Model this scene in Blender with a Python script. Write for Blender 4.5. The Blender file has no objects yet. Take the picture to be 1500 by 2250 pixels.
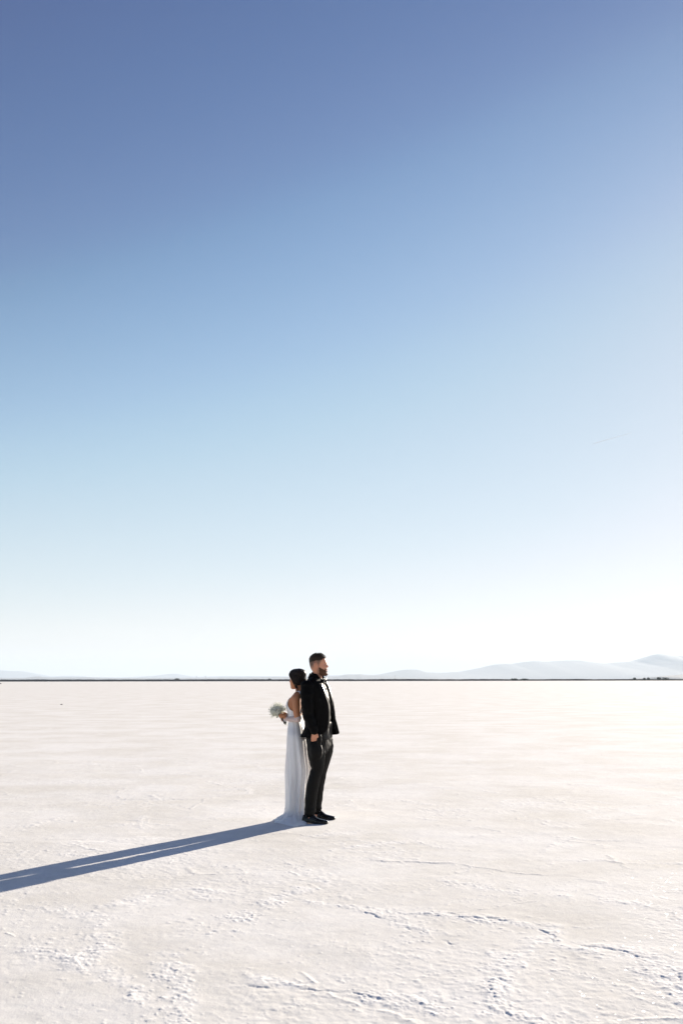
import bpy, bmesh, math, random
import numpy as np
from mathutils import Vector, Matrix

# ------------------------------------------------------------------ camera, sky, sun, exposure
sc = bpy.context.scene
COL = sc.collection
CAM_H = 1.557
FPX = 2187.5
PITCH = math.atan(368.5 / FPX)
cam = bpy.data.cameras.new('camera')
cam.sensor_fit = 'VERTICAL'; cam.sensor_height = 36.0; cam.sensor_width = 24.0; cam.lens = 35.0
cam.clip_start = 0.1; cam.clip_end = 200000
cam.dof.use_dof = True; cam.dof.focus_distance = 11.6; cam.dof.aperture_fstop = 5.0
camo = bpy.data.objects.new('camera', cam); COL.objects.link(camo)
camo.location = (0, 0, CAM_H)
camo.rotation_euler = (Matrix.Rotation(math.radians(90) + PITCH, 3, 'X') @ Matrix.Rotation(math.radians(-0.09), 3, 'Z')).to_euler()
sc.camera = camo

SUN_AZ, SUN_EL = math.radians(33.5), math.radians(14.5)
SUN = np.array([math.sin(SUN_AZ) * math.cos(SUN_EL), math.cos(SUN_AZ) * math.cos(SUN_EL), math.sin(SUN_EL)])
w = bpy.data.worlds.new('World'); sc.world = w; w.use_nodes = True
wn, wl = w.node_tree.nodes, w.node_tree.links
wn.clear()
sky = wn.new('ShaderNodeTexSky'); sky.sky_type = 'NISHITA'; sky.sun_disc = False
sky.sun_elevation = SUN_EL; sky.sun_rotation = SUN_AZ
sky.altitude = 1300; sky.air_density = 1.0; sky.dust_density = 0.3; sky.ozone_density = 1.5
bg = wn.new('ShaderNodeBackground'); bg.inputs['Strength'].default_value = 0.05
wo = wn.new('ShaderNodeOutputWorld')
# the sky's own tones: deeper and bluer overhead, softer towards the horizon
pre = wn.new('ShaderNodeVectorMath'); pre.operation = 'SCALE'; pre.inputs['Scale'].default_value = 0.1
cur = wn.new('ShaderNodeRGBCurve'); post = wn.new('ShaderNodeVectorMath'); post.operation = 'SCALE'; post.inputs['Scale'].default_value = 10.0
for ci, pts in enumerate((
    [(0, 0), (.06, .04), (.09, .06), (.13, .12), (.155, .18), (.20, .28), (.24, .36), (.31, .455), (.45, .575), (.66, .72), (1, .86)],
    [(0, 0), (.10, .06), (.14, .09), (.16, .115), (.215, .20), (.25, .29), (.32, .42), (.38, .508), (.44, .558), (.60, .648), (.84, .75), (1, .82)],
    [(0, 0), (.18, .17), (.25, .235), (.284, .28), (.37, .40), (.41, .48), (.44, .528), (.52, .618), (.64, .68), (.80, .745), (1, .82)])):
    c_ = cur.mapping.curves[ci]
    while len(c_.points) > 2: c_.points.remove(c_.points[1])
    c_.points[0].location = pts[0]; c_.points[-1].location = pts[-1]
    for p_ in pts[1:-1]: c_.points.new(*p_)
cur.mapping.update()
wl.new(sky.outputs[0], pre.inputs[0]); wl.new(pre.outputs[0], cur.inputs['Color']); wl.new(cur.outputs[0], post.inputs[0])
wl.new(post.outputs[0], bg.inputs['Color']); wl.new(bg.outputs[0], wo.inputs['Surface'])

sd = bpy.data.lights.new('sun', 'SUN'); sd.energy = 5.0; sd.angle = math.radians(0.5); sd.color = (1.0, 0.90, 0.78)
so = bpy.data.objects.new('sun', sd); COL.objects.link(so); so.location = (20, 30, 20)
so.rotation_euler = Vector(SUN).to_track_quat('Z', 'Y').to_euler()

sc.view_settings.view_transform = 'Standard'; sc.view_settings.look = 'None'
sc.view_settings.exposure = 1.27; sc.view_settings.gamma = 1.0
sc.render.engine = 'CYCLES'
try:
    sc.cycles.use_denoising = True; sc.cycles.denoiser = 'OPENIMAGEDENOISE'
    sc.cycles.denoising_prefilter = 'ACCURATE'
except Exception:
    pass
sc.cycles.max_bounces = 6; sc.cycles.diffuse_bounces = 3; sc.cycles.glossy_bounces = 2
sc.cycles.volume_bounces = 1; sc.cycles.transparent_max_bounces = 12
sc.cycles.caustics_reflective = False; sc.cycles.caustics_refractive = False

# ------------------------------------------------------------------ helpers
CP, SP = math.cos(PITCH), math.sin(PITCH)
def ray(px, py):
    a = (px - 750) / FPX; b = (1125 - py) / FPX
    return np.array([a, CP - b * SP, SP + b * CP])
def ground(px, py, z=0.0):
    d = ray(px, py); t = (z - CAM_H) / d[2]
    return np.array([d[0] * t, d[1] * t, z])
def atdepth(px, py, Y):
    d = ray(px, py); t = Y / d[1]
    return np.array([d[0] * t, Y, CAM_H + d[2] * t])

WM = {}
def mesh_obj(name, V, F, mat=None, parent=None, smooth=True):
    """V in world coordinates; converted to the parent's space."""
    V = np.asarray(V, dtype=float)
    M = WM.get(parent.name if parent else None)
    if M is not None:
        Mi = np.array(M.inverted())
        V = V @ Mi[:3, :3].T + Mi[:3, 3]
    me = bpy.data.meshes.new(name)
    if isinstance(F, np.ndarray):
        n, k = F.shape
        me.vertices.add(len(V)); me.vertices.foreach_set('co', V.astype(np.float32).ravel())
        me.loops.add(n * k); me.loops.foreach_set('vertex_index', F.astype(np.int32).ravel())
        me.polygons.add(n); me.polygons.foreach_set('loop_start', np.arange(0, n * k, k, dtype=np.int32))
        me.polygons.foreach_set('loop_total', np.full(n, k, dtype=np.int32))
        me.update(calc_edges=True); me.validate()
    else:
        me.from_pydata([tuple(v) for v in V], [], [tuple(f) for f in F]); me.update()
    me.polygons.foreach_set('use_smooth', [smooth] * len(me.polygons))
    o = bpy.data.objects.new(name, me); COL.objects.link(o)
    if mat: me.materials.append(mat)
    if parent:
        o.parent = parent; WM[o.name] = M
    return o
def tag(o, label=None, cat=None, group=None, kind=None):
    if label: o['label'] = label
    if cat: o['category'] = cat
    if group: o['group'] = group
    if kind: o['kind'] = kind
    return o
def root(name, loc, rz, label, cat, group=None):
    o = bpy.data.objects.new(name, None); COL.objects.link(o)
    o.location = loc; o.rotation_euler = (0, 0, rz); o.empty_display_size = 0.1
    WM[o.name] = Matrix.Translation(Vector(loc)) @ Matrix.Rotation(rz, 4, 'Z')
    return tag(o, label, cat, group)

class NT:
    def __init__(s, name):
        s.m = bpy.data.materials.new(name); s.m.use_nodes = True
        s.n, s.l = s.m.node_tree.nodes, s.m.node_tree.links
        s.p = s.n['Principled BSDF']; s.out = s.n['Material Output']
    def node(s, t, **kw):
        x = s.n.new(t)
        for k, v in kw.items(): setattr(x, k, v)
        return x
    def set(s, **kw):
        for k, v in kw.items():
            s.p.inputs[k.replace('_', ' ')].default_value = v
        return s
def simple(name, col, rough=0.6, **kw):
    t = NT(name); t.set(Base_Color=(*col, 1), Roughness=rough)
    for k, v in kw.items(): t.p.inputs[k.replace('_', ' ')].default_value = v
    return t
def cloth(name, col, rough=0.7, var=0.25, scale=300, bump=0.15, sheen=0.0, dist=0.002, spec=0.5):
    t = simple(name, col, rough)
    t.p.inputs['Sheen Weight'].default_value = sheen
    t.p.inputs['Specular IOR Level'].default_value = spec
    tc = t.node('ShaderNodeTexCoord')
    n1 = t.node('ShaderNodeTexNoise'); n1.inputs['Scale'].default_value = 9; n1.inputs['Detail'].default_value = 5
    n2 = t.node('ShaderNodeTexNoise'); n2.inputs['Scale'].default_value = scale; n2.inputs['Detail'].default_value = 2
    t.l.new(tc.outputs['Object'], n1.inputs['Vector']); t.l.new(tc.outputs['Object'], n2.inputs['Vector'])
    mx = t.node('ShaderNodeMix', data_type='RGBA'); mx.inputs['A'].default_value = (*[c * (1 - var) for c in col], 1)
    mx.inputs['B'].default_value = (*[c * (1 + var) for c in col], 1)
    t.l.new(n1.outputs['Fac'], mx.inputs['Factor']); t.l.new(mx.outputs['Result'], t.p.inputs['Base Color'])
    b = t.node('ShaderNodeBump'); b.inputs['Strength'].default_value = bump; b.inputs['Distance'].default_value = dist
    t.l.new(n2.outputs['Fac'], b.inputs['Height']); t.l.new(b.outputs['Normal'], t.p.inputs['Normal'])
    return t

def hash2(ix, iy, seed):
    h = (ix.astype(np.int64) * 374761393 + iy.astype(np.int64) * 668265263 + seed * 2147483647) & 0xFFFFFFFF
    h = ((h ^ (h >> 13)) * 1274126177) & 0xFFFFFFFF
    h = ((h ^ (h >> 16)) * 2246822519) & 0xFFFFFFFF
    return ((h ^ (h >> 15)) & 0xFFFFFF) / float(0x1000000)
def vnoise(x, y, seed=0):
    ix, iy = np.floor(x), np.floor(y); fx, fy = x - ix, y - iy
    ix = ix.astype(np.int64); iy = iy.astype(np.int64)
    sx, sy = fx * fx * fx * (fx * (fx * 6 - 15) + 10), fy * fy * fy * (fy * (fy * 6 - 15) + 10)
    a, b = hash2(ix, iy, seed), hash2(ix + 1, iy, seed)
    c, d = hash2(ix, iy + 1, seed), hash2(ix + 1, iy + 1, seed)
    return (a + (b - a) * sx) * (1 - sy) + (c + (d - c) * sx) * sy
def fbm(x, y, seed=0, octv=4, gain=0.5):
    s = 0; a = 1; t = 0
    for o in range(octv):
        s = s + a * vnoise(x * 2.03 ** o + 17.3 * o, y * 2.03 ** o - 9.1 * o, seed + o); t += a; a *= gain
    return s / t
def voro(x, y, seed=0, jit=0.9):
    ix, iy = np.floor(x).astype(np.int64), np.floor(y).astype(np.int64)
    f1 = np.full(x.shape, 9.0); f2 = np.full(x.shape, 9.0); idv = np.zeros(x.shape)
    for dx in (-1, 0, 1):
        for dy in (-1, 0, 1):
            cx, cy = ix + dx, iy + dy
            px = cx + 0.5 + jit * (hash2(cx, cy, seed) - .5); py = cy + 0.5 + jit * (hash2(cx, cy, seed + 7) - .5)
            d = np.hypot(px - x, py - y); r = hash2(cx, cy, seed + 3)
            closer = d < f1
            f2 = np.where(closer, f1, np.minimum(f2, d)); idv = np.where(closer, r, idv); f1 = np.where(closer, d, f1)
    return f1, f2, idv
def sstep(a, b, x):
    t = np.clip((x - a) / (b - a), 0, 1); return t * t * (3 - 2 * t)

# ------------------------------------------------------------------ the salt flat: one sheet out to the horizon
m = NT('salt_crust')
geo = m.node('ShaderNodeNewGeometry')
at = m.node('ShaderNodeAttribute'); at.attribute_name = 'crust'
n1 = m.node('ShaderNodeTexNoise'); n1.inputs['Scale'].default_value = 0.55; n1.inputs['Detail'].default_value = 6; n1.inputs['Roughness'].default_value = .6
n2 = m.node('ShaderNodeTexNoise'); n2.inputs['Scale'].default_value = 90; n2.inputs['Detail'].default_value = 4; n2.inputs['Roughness'].default_value = .65
n3 = m.node('ShaderNodeTexNoise'); n3.inputs['Scale'].default_value = 5; n3.inputs['Detail'].default_value = 8; n3.inputs['Roughness'].default_value = .7
for n_ in (n1, n2, n3): m.l.new(geo.outputs['Position'], n_.inputs['Vector'])
r1 = m.node('ShaderNodeMapRange'); r1.inputs['From Min'].default_value = .38; r1.inputs['From Max'].default_value = .62
m.l.new(n1.outputs['Fac'], r1.inputs['Value'])
c1 = m.node('ShaderNodeMix', data_type='RGBA')
c1.inputs['A'].default_value = (.81, .775, .70, 1); c1.inputs['B'].default_value = (.915, .89, .835, 1)
m.l.new(r1.outputs['Result'], c1.inputs['Factor'])
c2 = m.node('ShaderNodeMix', data_type='RGBA'); c2.inputs['B'].default_value = (.915, .89, .835, 1)
m.l.new(c1.outputs['Result'], c2.inputs['A']); m.l.new(at.outputs['Fac'], c2.inputs['Factor'])
r3 = m.node('ShaderNodeMapRange'); r3.inputs['From Min'].default_value = .35; r3.inputs['From Max'].default_value = .7
r3.inputs['To Min'].default_value = .93; r3.inputs['To Max'].default_value = 1.03
m.l.new(n3.outputs['Fac'], r3.inputs['Value'])
c3 = m.node('ShaderNodeVectorMath', operation='SCALE')
m.l.new(c2.outputs['Result'], c3.inputs[0]); m.l.new(r3.outputs['Result'], c3.inputs['Scale'])
m.l.new(c3.outputs['Vector'], m.p.inputs['Base Color'])
m.set(Roughness=1.0); m.p.inputs['Specular IOR Level'].default_value = 0.05
b1 = m.node('ShaderNodeBump'); b1.inputs['Strength'].default_value = .5; b1.inputs['Distance'].default_value = .0025
b2 = m.node('ShaderNodeBump'); b2.inputs['Strength'].default_value = .35; b2.inputs['Distance'].default_value = .010
m.l.new(n3.outputs['Fac'], b2.inputs['Height']); m.l.new(n2.outputs['Fac'], b1.inputs['Height'])
m.l.new(b2.outputs['Normal'], b1.inputs['Normal'])
# salt crystals that catch the sun: a few small flat facets with normals of their own
vo = m.node('ShaderNodeTexVoronoi'); vo.inputs['Scale'].default_value = 95; m.l.new(geo.outputs['Position'], vo.inputs['Vector'])
sep = m.node('ShaderNodeSeparateColor'); m.l.new(vo.outputs['Color'], sep.inputs['Color'])
gt = m.node('ShaderNodeMath', operation='GREATER_THAN'); gt.inputs[1].default_value = .98; m.l.new(sep.outputs['Red'], gt.inputs[0])
vsub = m.node('ShaderNodeVectorMath', operation='SUBTRACT'); vsub.inputs[1].default_value = (.5, .5, .5); m.l.new(vo.outputs['Color'], vsub.inputs[0])
vmul = m.node('ShaderNodeVectorMath', operation='MULTIPLY'); vmul.inputs[1].default_value = (.9, .9, .3); m.l.new(vsub.outputs['Vector'], vmul.inputs[0])
vadd = m.node('ShaderNodeVectorMath', operation='ADD'); m.l.new(vmul.outputs['Vector'], vadd.inputs[0]); m.l.new(b1.outputs['Normal'], vadd.inputs[1])
vn = m.node('ShaderNodeVectorMath', operation='NORMALIZE'); m.l.new(vadd.outputs['Vector'], vn.inputs[0])
gl = m.node('ShaderNodeBsdfGlossy'); gl.inputs['Roughness'].default_value = .12; m.l.new(vn.outputs['Vector'], gl.inputs['Normal'])
gm = m.node('ShaderNodeMath', operation='MULTIPLY'); gm.inputs[1].default_value = .05; m.l.new(gt.outputs[0], gm.inputs[0])
ms = m.node('ShaderNodeMixShader'); m.l.new(gm.outputs[0], ms.inputs['Fac']); m.l.new(m.p.outputs[0], ms.inputs[1]); m.l.new(gl.outputs[0], ms.inputs[2])
m.l.new(b1.outputs['Normal'], m.p.inputs['Normal']); m.l.new(ms.outputs[0], m.out.inputs['Surface'])

CRACKS = [  # ledges of the crust, as ground points seen in the photograph
 [(752, 1992), (790, 1998), (822, 2010), (842, 2024)], [(880, 2036), (930, 2048), (985, 2068), (1010, 2078)],
 [(880, 2008), (960, 2014), (1010, 2016), (1090, 2020), (1120, 2026), (1160, 2028), (1200, 2036)],
 [(1190, 2042), (1212, 2062), (1222, 2078), (1240, 2090)],
 [(1275, 2076), (1300, 2084), (1330, 2086), (1370, 2094), (1410, 2106), (1448, 2114)],
 [(1448, 2118), (1470, 2136), (1500, 2160)], [(1424, 2142), (1455, 2150), (1485, 2165)],
 [(1070, 2164), (1082, 2186), (1100, 2208), (1118, 2228), (1150, 2240), (1180, 2252)],
 [(760, 2180), (800, 2186), (840, 2196)],
 [(528, 2162), (580, 2170), (640, 2172), (700, 2174), (750, 2182)],
]
WEB = [  # raised crumbly rims between the plates
 [(-60, 2070), (90, 2080), (160, 2120), (240, 2150), (330, 2190), (400, 2160), (500, 2130), (560, 2152), (680, 2170), (860, 2195), (960, 2230)],
 [(60, 1996), (200, 2010), (245, 2040), (230, 2080), (170, 2112)],
 [(480, 2112), (465, 2060), (540, 2005), (640, 1962), (705, 1940), (660, 1902), (520, 1862), (470, 1880)],
 [(700, 1980), (840, 2010), (930, 2045), (1010, 2080), (1090, 2110)],
 [(840, 2005), (1000, 2015), (1190, 2040), (1240, 2080), (1330, 2085), (1450, 2115), (1520, 2170)],
 [(1190, 2060), (1110, 2110), (1070, 2160), (1110, 2220), (1180, 2255)],
 [(365, 2090), (392, 2160), (380, 2255)], [(1420, 2140), (1490, 2180), (1540, 2240)], [(960, 1930), (1080, 1960), (1220, 1965), (1400, 1990)],
 [(250, 1990), (330, 1960), (420, 1950), (520, 1990)],
]
WEBG = [np.array([ground(*p)[:2] for p in c]) for c in WEB]
def pdist(x, y, P):
    best = np.full(x.shape, 9.0)
    lo, hi = P.min(0) - .7, P.max(0) + .7
    idx = np.where((x > lo[0]) & (x < hi[0]) & (y > lo[1]) & (y < hi[1]))[0]; X, Y = x[idx], y[idx]; b_ = best[idx]
    for a, b in zip(P[:-1], P[1:]):
        v = b - a; t = np.clip(((X - a[0]) * v[0] + (Y - a[1]) * v[1]) / (v @ v), 0, 1)
        b_ = np.minimum(b_, np.hypot(X - a[0] - t * v[0], Y - a[1] - t * v[1]))
    best[idx] = b_; return best
def height(x, y):
    d = np.hypot(x, y)
    near = 1 - sstep(16, 34, d)
    feet = sstep(.25, 1.3, np.hypot((x + .45) * .8, y - 11.6))
    wx = x + .5 * (fbm(x * 1.1, y * 1.1, 11, 3) - .5) + .06 * (fbm(x * 9, y * 9, 15, 2) - .5)
    wy = y + .5 * (fbm(x * 1.1, y * 1.1, 21, 3) - .5) + .06 * (fbm(x * 9, y * 9, 25, 2) - .5)
    h = .016 * (fbm(x * .45, y * .45, 1, 3) - .5) + .004 * (fbm(x * 2.6, y * 2.6, 2, 3) - .5)
    bias = .11 * sstep(9.5, 6.5, d) - .06 * sstep(9, 11, d)
    patch = sstep(.50, .66, fbm(x * .75 + 4, y * .75, 31, 4) + bias)        # where the crust is broken and crumbly
    patch2 = sstep(.44, .60, fbm(x * 1.9 + 9, y * 1.9, 37, 3) + bias * .5)
    # plates
    f1, f2, cid = voro(wx / 1.7, wy / 1.7, 5)
    e = (f2 - f1) * 1.7
    brk = sstep(.42, .62, fbm(x * 2.2, y * 2.2, 41, 3))
    h += (cid - .5) * .004 * np.exp(-e / .22) * brk
    h += .0032 * np.exp(-(e / .030) ** 2) * brk * sstep(.40, .62, fbm(x * 7, y * 7, 44, 3))
    f1, f2, cid = voro(wx / .42 + 3, wy / .42, 6)
    e = (f2 - f1) * .42
    h += 0 * (.0022 * np.exp(-(e / .018) ** 2) + (cid - .5) * .0025) * patch
    # crumbs gather along the raised rims of the plates
    g1, g2, _ = voro(wx / 1.15 + 7, wy / 1.15, 15); e2 = (g2 - g1) * 1.15
    g1, g2, _ = voro(wx / .48 + 2, wy / .48, 16); e3 = (g2 - g1) * .48
    brk2 = sstep(.47, .60, fbm(x * 1.3, y * 1.3, 141, 3) + bias * .6)
    ex = np.full(x.shape, 9.0); wxx, wyy = x + .28 * (fbm(x * 5, y * 5, 201, 4, .6) - .5), y + .34 * (fbm(x * 5, y * 5, 205, 4, .6) - .5)
    for P in WEBG: ex = np.minimum(ex, pdist(wxx, wyy, P))
    nearz = sstep(9.8, 8.2, d)
    exw = np.exp(-(ex / .085) ** 2) * sstep(.36, .52, fbm(x * 3, y * 3, 211, 3) + .06)
    web = np.maximum(np.exp(-(e2 / .10) ** 2) * brk2, np.exp(-(e3 / .04) ** 2) * patch * .7) * (1 - .65 * nearz)
    web = np.maximum(web, exw * nearz * 1.15)
    h += .0015 * web * (.4 + fbm(x * 12, y * 12, 19, 2))
    crust = np.clip(web * .75 + patch * .3, 0, 1)
    for sc_, amp, th, sd_ in ((.058, .0028, .80, 50), (.034, .0028, .62, 60), (.021, .0022, .50, 70)):
        g1, g2, gid = voro(x / sc_, y / sc_ * 1.05, sd_, .8)
        rim = 0
        dens = web * .46 * (.45 + .55 * patch2) + .030 * patch2 + .009
        on = sstep(1 - dens - .02, 1 - dens + .02, gid)
        bump = np.clip(1 - (g1 / .42) ** 2, 0, 1) * (.5 + .5 * hash2(np.floor(gid * 9999).astype(np.int64), np.floor(gid * 777).astype(np.int64), 9))
        h += amp * bump * on; crust = np.maximum(crust, bump * on * .8)
    h += .0021 * (fbm(x * 26, y * 26, 80, 3) - .5) * (.6 + 1.2 * patch + 1.2 * web) + .0030 * (fbm(x * 9, y * 9, 83, 4) - .5) * (.5 + web)
    h *= near * (.12 + .88 * feet)
    return h, crust
LEDGE = [np.array([ground(*p)[:2] for p in c]) for c in CRACKS]
def ledges(x, y, h):
    x = x.copy(); jx = .11 * (fbm(x * 9, y * 9, 91, 4, .7) - .5); jy = .11 * (fbm(x * 9, y * 9, 95, 4, .7) - .5)
    for k, P in enumerate(LEDGE):
        lo, hi = P.min(0) - .5, P.max(0) + .5
        idx = np.where((x > lo[0]) & (x < hi[0]) & (y > lo[1]) & (y < hi[1]))[0]
        if not len(idx): continue
        X, Y = x[idx] + jx[idx], y[idx] + jy[idx]
        best = np.full(len(idx), 9.0); sgn = np.zeros(len(idx)); along = np.zeros(len(idx))
        L = 0; tot = np.sum(np.hypot(*np.diff(P, axis=0).T))
        for a, b in zip(P[:-1], P[1:]):
            v = b - a; ll = np.hypot(*v)
            t = ((X - a[0]) * v[0] + (Y - a[1]) * v[1]) / ll ** 2
            tc_ = np.clip(t, 0, 1); dx, dy = X - a[0] - tc_ * v[0], Y - a[1] - tc_ * v[1]
            d = np.hypot(dx, dy); up = d < best
            best = np.where(up, d, best); sgn = np.where(up, np.sign(v[0] * dy - v[1] * dx), sgn)
            along = np.where(up, (L + tc_ * ll) / tot, along); L += ll
        taper = sstep(0, .12, along) * sstep(0, .12, 1 - along) * sstep(.36, .50, fbm(X * 7, Y * 7, 101 + k, 2))
        s = best * sgn      # positive on the far side
        amp = .0025 * taper * (.45 + .9 * vnoise(X * 11, Y * 11, 77 + k))
        h[idx] += amp * np.where(s > 0, np.exp(-s / .13), np.exp(-(s / .007) ** 2)) - .003 * taper * np.exp(-((s + .012) / .012) ** 2)
    return h
NR, NA = 1250, 1050
rad = np.concatenate([np.array([0.4, 1.0, 1.8, 2.4]), np.geomspace(2.9, 34, NR), np.geomspace(36, 70000, 60)])
ang = np.concatenate([np.linspace(-180, -36, 30)[:-1], np.linspace(-36, -26, 40)[:-1], np.linspace(-26, 26, NA), np.linspace(26, 36, 40)[1:], np.linspace(36, 180, 30)[1:-1]])
ang = np.radians(ang)
R, T = np.meshgrid(rad, ang, indexing='ij')
X = (R * np.sin(T)).ravel(); Y = (R * np.cos(T)).ravel()
Z = np.zeros_like(X); C = np.zeros_like(X)
sel = np.where(R.ravel() < 36)[0]
hh, cc = height(X[sel], Y[sel])
hh = ledges(X[sel], Y[sel], hh)
Z[sel] = hh; C[sel] = cc
nr, na = R.shape
I = np.arange(nr * na).reshape(nr, na)
Q = np.stack([I[:-1, :], I[1:, :], np.roll(I, -1, 1)[1:, :], np.roll(I, -1, 1)[:-1, :]], -1).reshape(-1, 4)
# a small quad fan closes the middle
Vg = np.stack([X, Y, Z], 1)
salt = mesh_obj('salt_flat', Vg, Q[:, ::-1].copy(), m.m)
att = salt.data.attributes.new('crust', 'FLOAT', 'POINT'); att.data.foreach_set('value', C.astype(np.float32))
tag(salt, 'vast white salt flat with rough crumbly crust in the foreground', 'ground', kind='structure')

# ------------------------------------------------------------------ hills far away
def hills(name, pts, dist, depth, seed, mat, rough):
    """pts: (px, py) of the skyline; a ridge with real depth, falling to the plain on both sides."""
    pts = sorted(pts)
    xs = np.array([p[0] for p in pts]); ys = np.array([p[1] for p in pts])
    n, k = 420, 26
    P = np.linspace(xs[0], xs[-1], n)
    py = np.interp(P, xs, ys)
    V = []
    for j in range(k):
        t = j / (k - 1) * 2 - 1          # -1 front foot, 0 crest, 1 back foot
        for i in range(n):
            Yd = dist + t * depth
            X0 = atdepth(P[i], 1492, dist)[0]
            hz = atdepth(P[i], py[i], dist)[2]
            V.append((X0 * (1 + .0 * t), Yd, hz, t, i / n))
    V = np.array(V)
    prof = (1 - np.abs(V[:, 3])) ** .8
    nx, ny = V[:, 0] / (dist * .02), V[:, 1] / (dist * .02)
    gul = np.abs(fbm(nx * 1.4, ny * 1.4, seed, 4) - .5) * 2
    crest = np.exp(-(V[:, 3] / .10) ** 2)
    hz = V[:, 2] * prof * (1 - rough * gul * (1 - crest) * 1.2) + V[:, 2] * .02 * (fbm(nx * 5, ny * 5, seed + 9, 3) - .5) * prof
    end = sstep(0, .02, V[:, 4]) * sstep(0, .02, 1 - V[:, 4]) if name != 'x' else 1
    Vv = np.stack([V[:, 0], V[:, 1], np.where(np.abs(V[:, 3]) > .999, -5, hz)], 1)
    I = np.arange(n * k).reshape(k, n)
    F = np.stack([I[:-1, :-1], I[:-1, 1:], I[1:, 1:], I[1:, :-1]], -1).reshape(-1, 4)
    o = mesh_obj('hills', Vv, F, mat)
    return tag(o, kind='structure')
hm = cloth('hill_rock', (.13, .12, .11), .95, .35, .004, .0)
hills('far_left', [(-900, 1485), (-500, 1474), (-200, 1481), (-60, 1472), (0, 1471), (25, 1473), (45, 1473), (60, 1478), (80, 1483), (100, 1486), (140, 1484), (170, 1484), (200, 1488), (230, 1489.5), (300, 1486), (345, 1484), (375, 1479.5), (385, 1479.5), (410, 1484), (430, 1486.5), (500, 1484.5), (560, 1485), (640, 1486), (700, 1484), (745, 1483), (790, 1481), (800, 1482), (830, 1484), (870, 1484), (1000, 1486), (1200, 1488), (1400, 1489)], 30000, 5000, 3, hm.m, .07)
hills('far_right', [(700, 1491), (780, 1486), (830, 1482), (850, 1478), (880, 1472), (895, 1470.5), (915, 1471), (935, 1477), (960, 1478.5), (1010, 1476), (1050, 1468), (1085, 1460), (1105, 1458), (1120, 1459), (1150, 1454), (1168, 1452), (1195, 1454), (1240, 1451), (1270, 1451), (1300, 1455.5), (1325, 1458.5), (1350, 1456), (1390, 1453), (1415, 1445), (1440, 1437), (1452, 1436.5), (1475, 1441), (1500, 1441), (1560, 1448), (1640, 1440), (1800, 1462), (2100, 1455), (2500, 1480)], 22000, 4500, 5, hm.m, .07)
hills('low_right', [(1440, 1491.5), (1448, 1488), (1465, 1486), (1480, 1484.5), (1500, 1483), (1560, 1480), (1700, 1484), (1900, 1490)], 9000, 1200, 8, hm.m, .07)
hills('low_left', [(-300, 1488), (60, 1488.5), (85, 1485), (100, 1487.5), (180, 1487), (300, 1489), (450, 1488.5), (520, 1487.5), (600, 1486.5), (700, 1487), (745, 1485), (760, 1481.5), (775, 1482), (790, 1481), (800, 1483), (850, 1485), (900, 1489), (1000, 1490.5)], 16000, 1500, 12, hm.m, .07)

# ------------------------------------------------------------------ the dark bank at the far shore, with scrub and bushes
dm = cloth('scrub_soil', (.085, .075, .06), .95, .4, .5, .0)
rng = np.random.default_rng(4)
n = 1600; bx = np.linspace(-2600, 2600, n); by = 1150 + 25 * np.sin(bx / 420) + .02 * np.abs(bx)
top = 2.05 + .35 * (fbm(bx / 25, bx * 0, 3, 4) - .5) * 2 + .25 * (rng.random(n) - .5) + np.clip((-bx + 100) / 1500, -.3, .35)
rows = []
for off, kz in ((-7, 0), (-3.5, .75), (-1, 1.0), (2.5, .98), (9, 0)):
    rows.append(np.stack([bx, by + off, np.where(kz == 0, -.3, top * kz)], 1))
Vb = np.concatenate(rows); I = np.arange(5 * n).reshape(5, n)
bank = mesh_obj('embankment', Vb, np.stack([I[:-1, :-1], I[:-1, 1:], I[1:, 1:], I[1:, :-1]], -1).reshape(-1, 4), dm.m)
tag(bank, 'low dark earth bank along the far edge of the salt', 'embankment', kind='structure')
bm_ = cloth('bush_leaf', (.06, .065, .045), .9, .5, 3, .0)
def bush(px, wpx, hpx, k, label):
    Y = 1146 + (12 if px > 900 else 0)
    c = atdepth(px, 1492, Y); wd = wpx / FPX * Y * .5; hg = 1.6 + hpx / FPX * Y
    r_ = np.random.default_rng(k)
    V, F = [], []
    for i in range(260):      # leaf clumps through the crown's volume
        u = r_.normal(size=3); u /= np.linalg.norm(u); rr = r_.random() ** .4
        p = np.array([c[0] + u[0] * wd * rr, c[1] + u[1] * wd * .5 * rr, .4 + (hg - .4) * (.5 + .5 * u[2] * rr)])
        a, b = r_.normal(size=3) * .28, r_.normal(size=3) * .28
        j = len(V); V += [p - a, p - b, p + a, p + b]; F.append((j, j + 1, j + 2, j + 3))
    o = root('bush', (c[0], c[1], 0), 0, label, 'bush', 'bushes on the far bank')
    mesh_obj('foliage', V, F, bm_.m, o, False)
    V, F = [], []
    for i in range(5):
        a = i * 1.26; j = len(V)
        for q in range(4):
            V.append((c[0] + .08 * math.cos(q * 1.57), c[1] + .08 * math.sin(q * 1.57), 0))
        for q in range(4):
            V.append((c[0] + wd * .5 * math.cos(a) + .03 * math.cos(q * 1.57), c[1] + wd * .3 * math.sin(a) + .03 * math.sin(q * 1.57), hg * .75))
        for q in range(4):
            F.append((j + q, j + (q + 1) % 4, j + 4 + (q + 1) % 4, j + 4 + q))
    mesh_obj('stems', V, F, dm.m, o)
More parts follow.
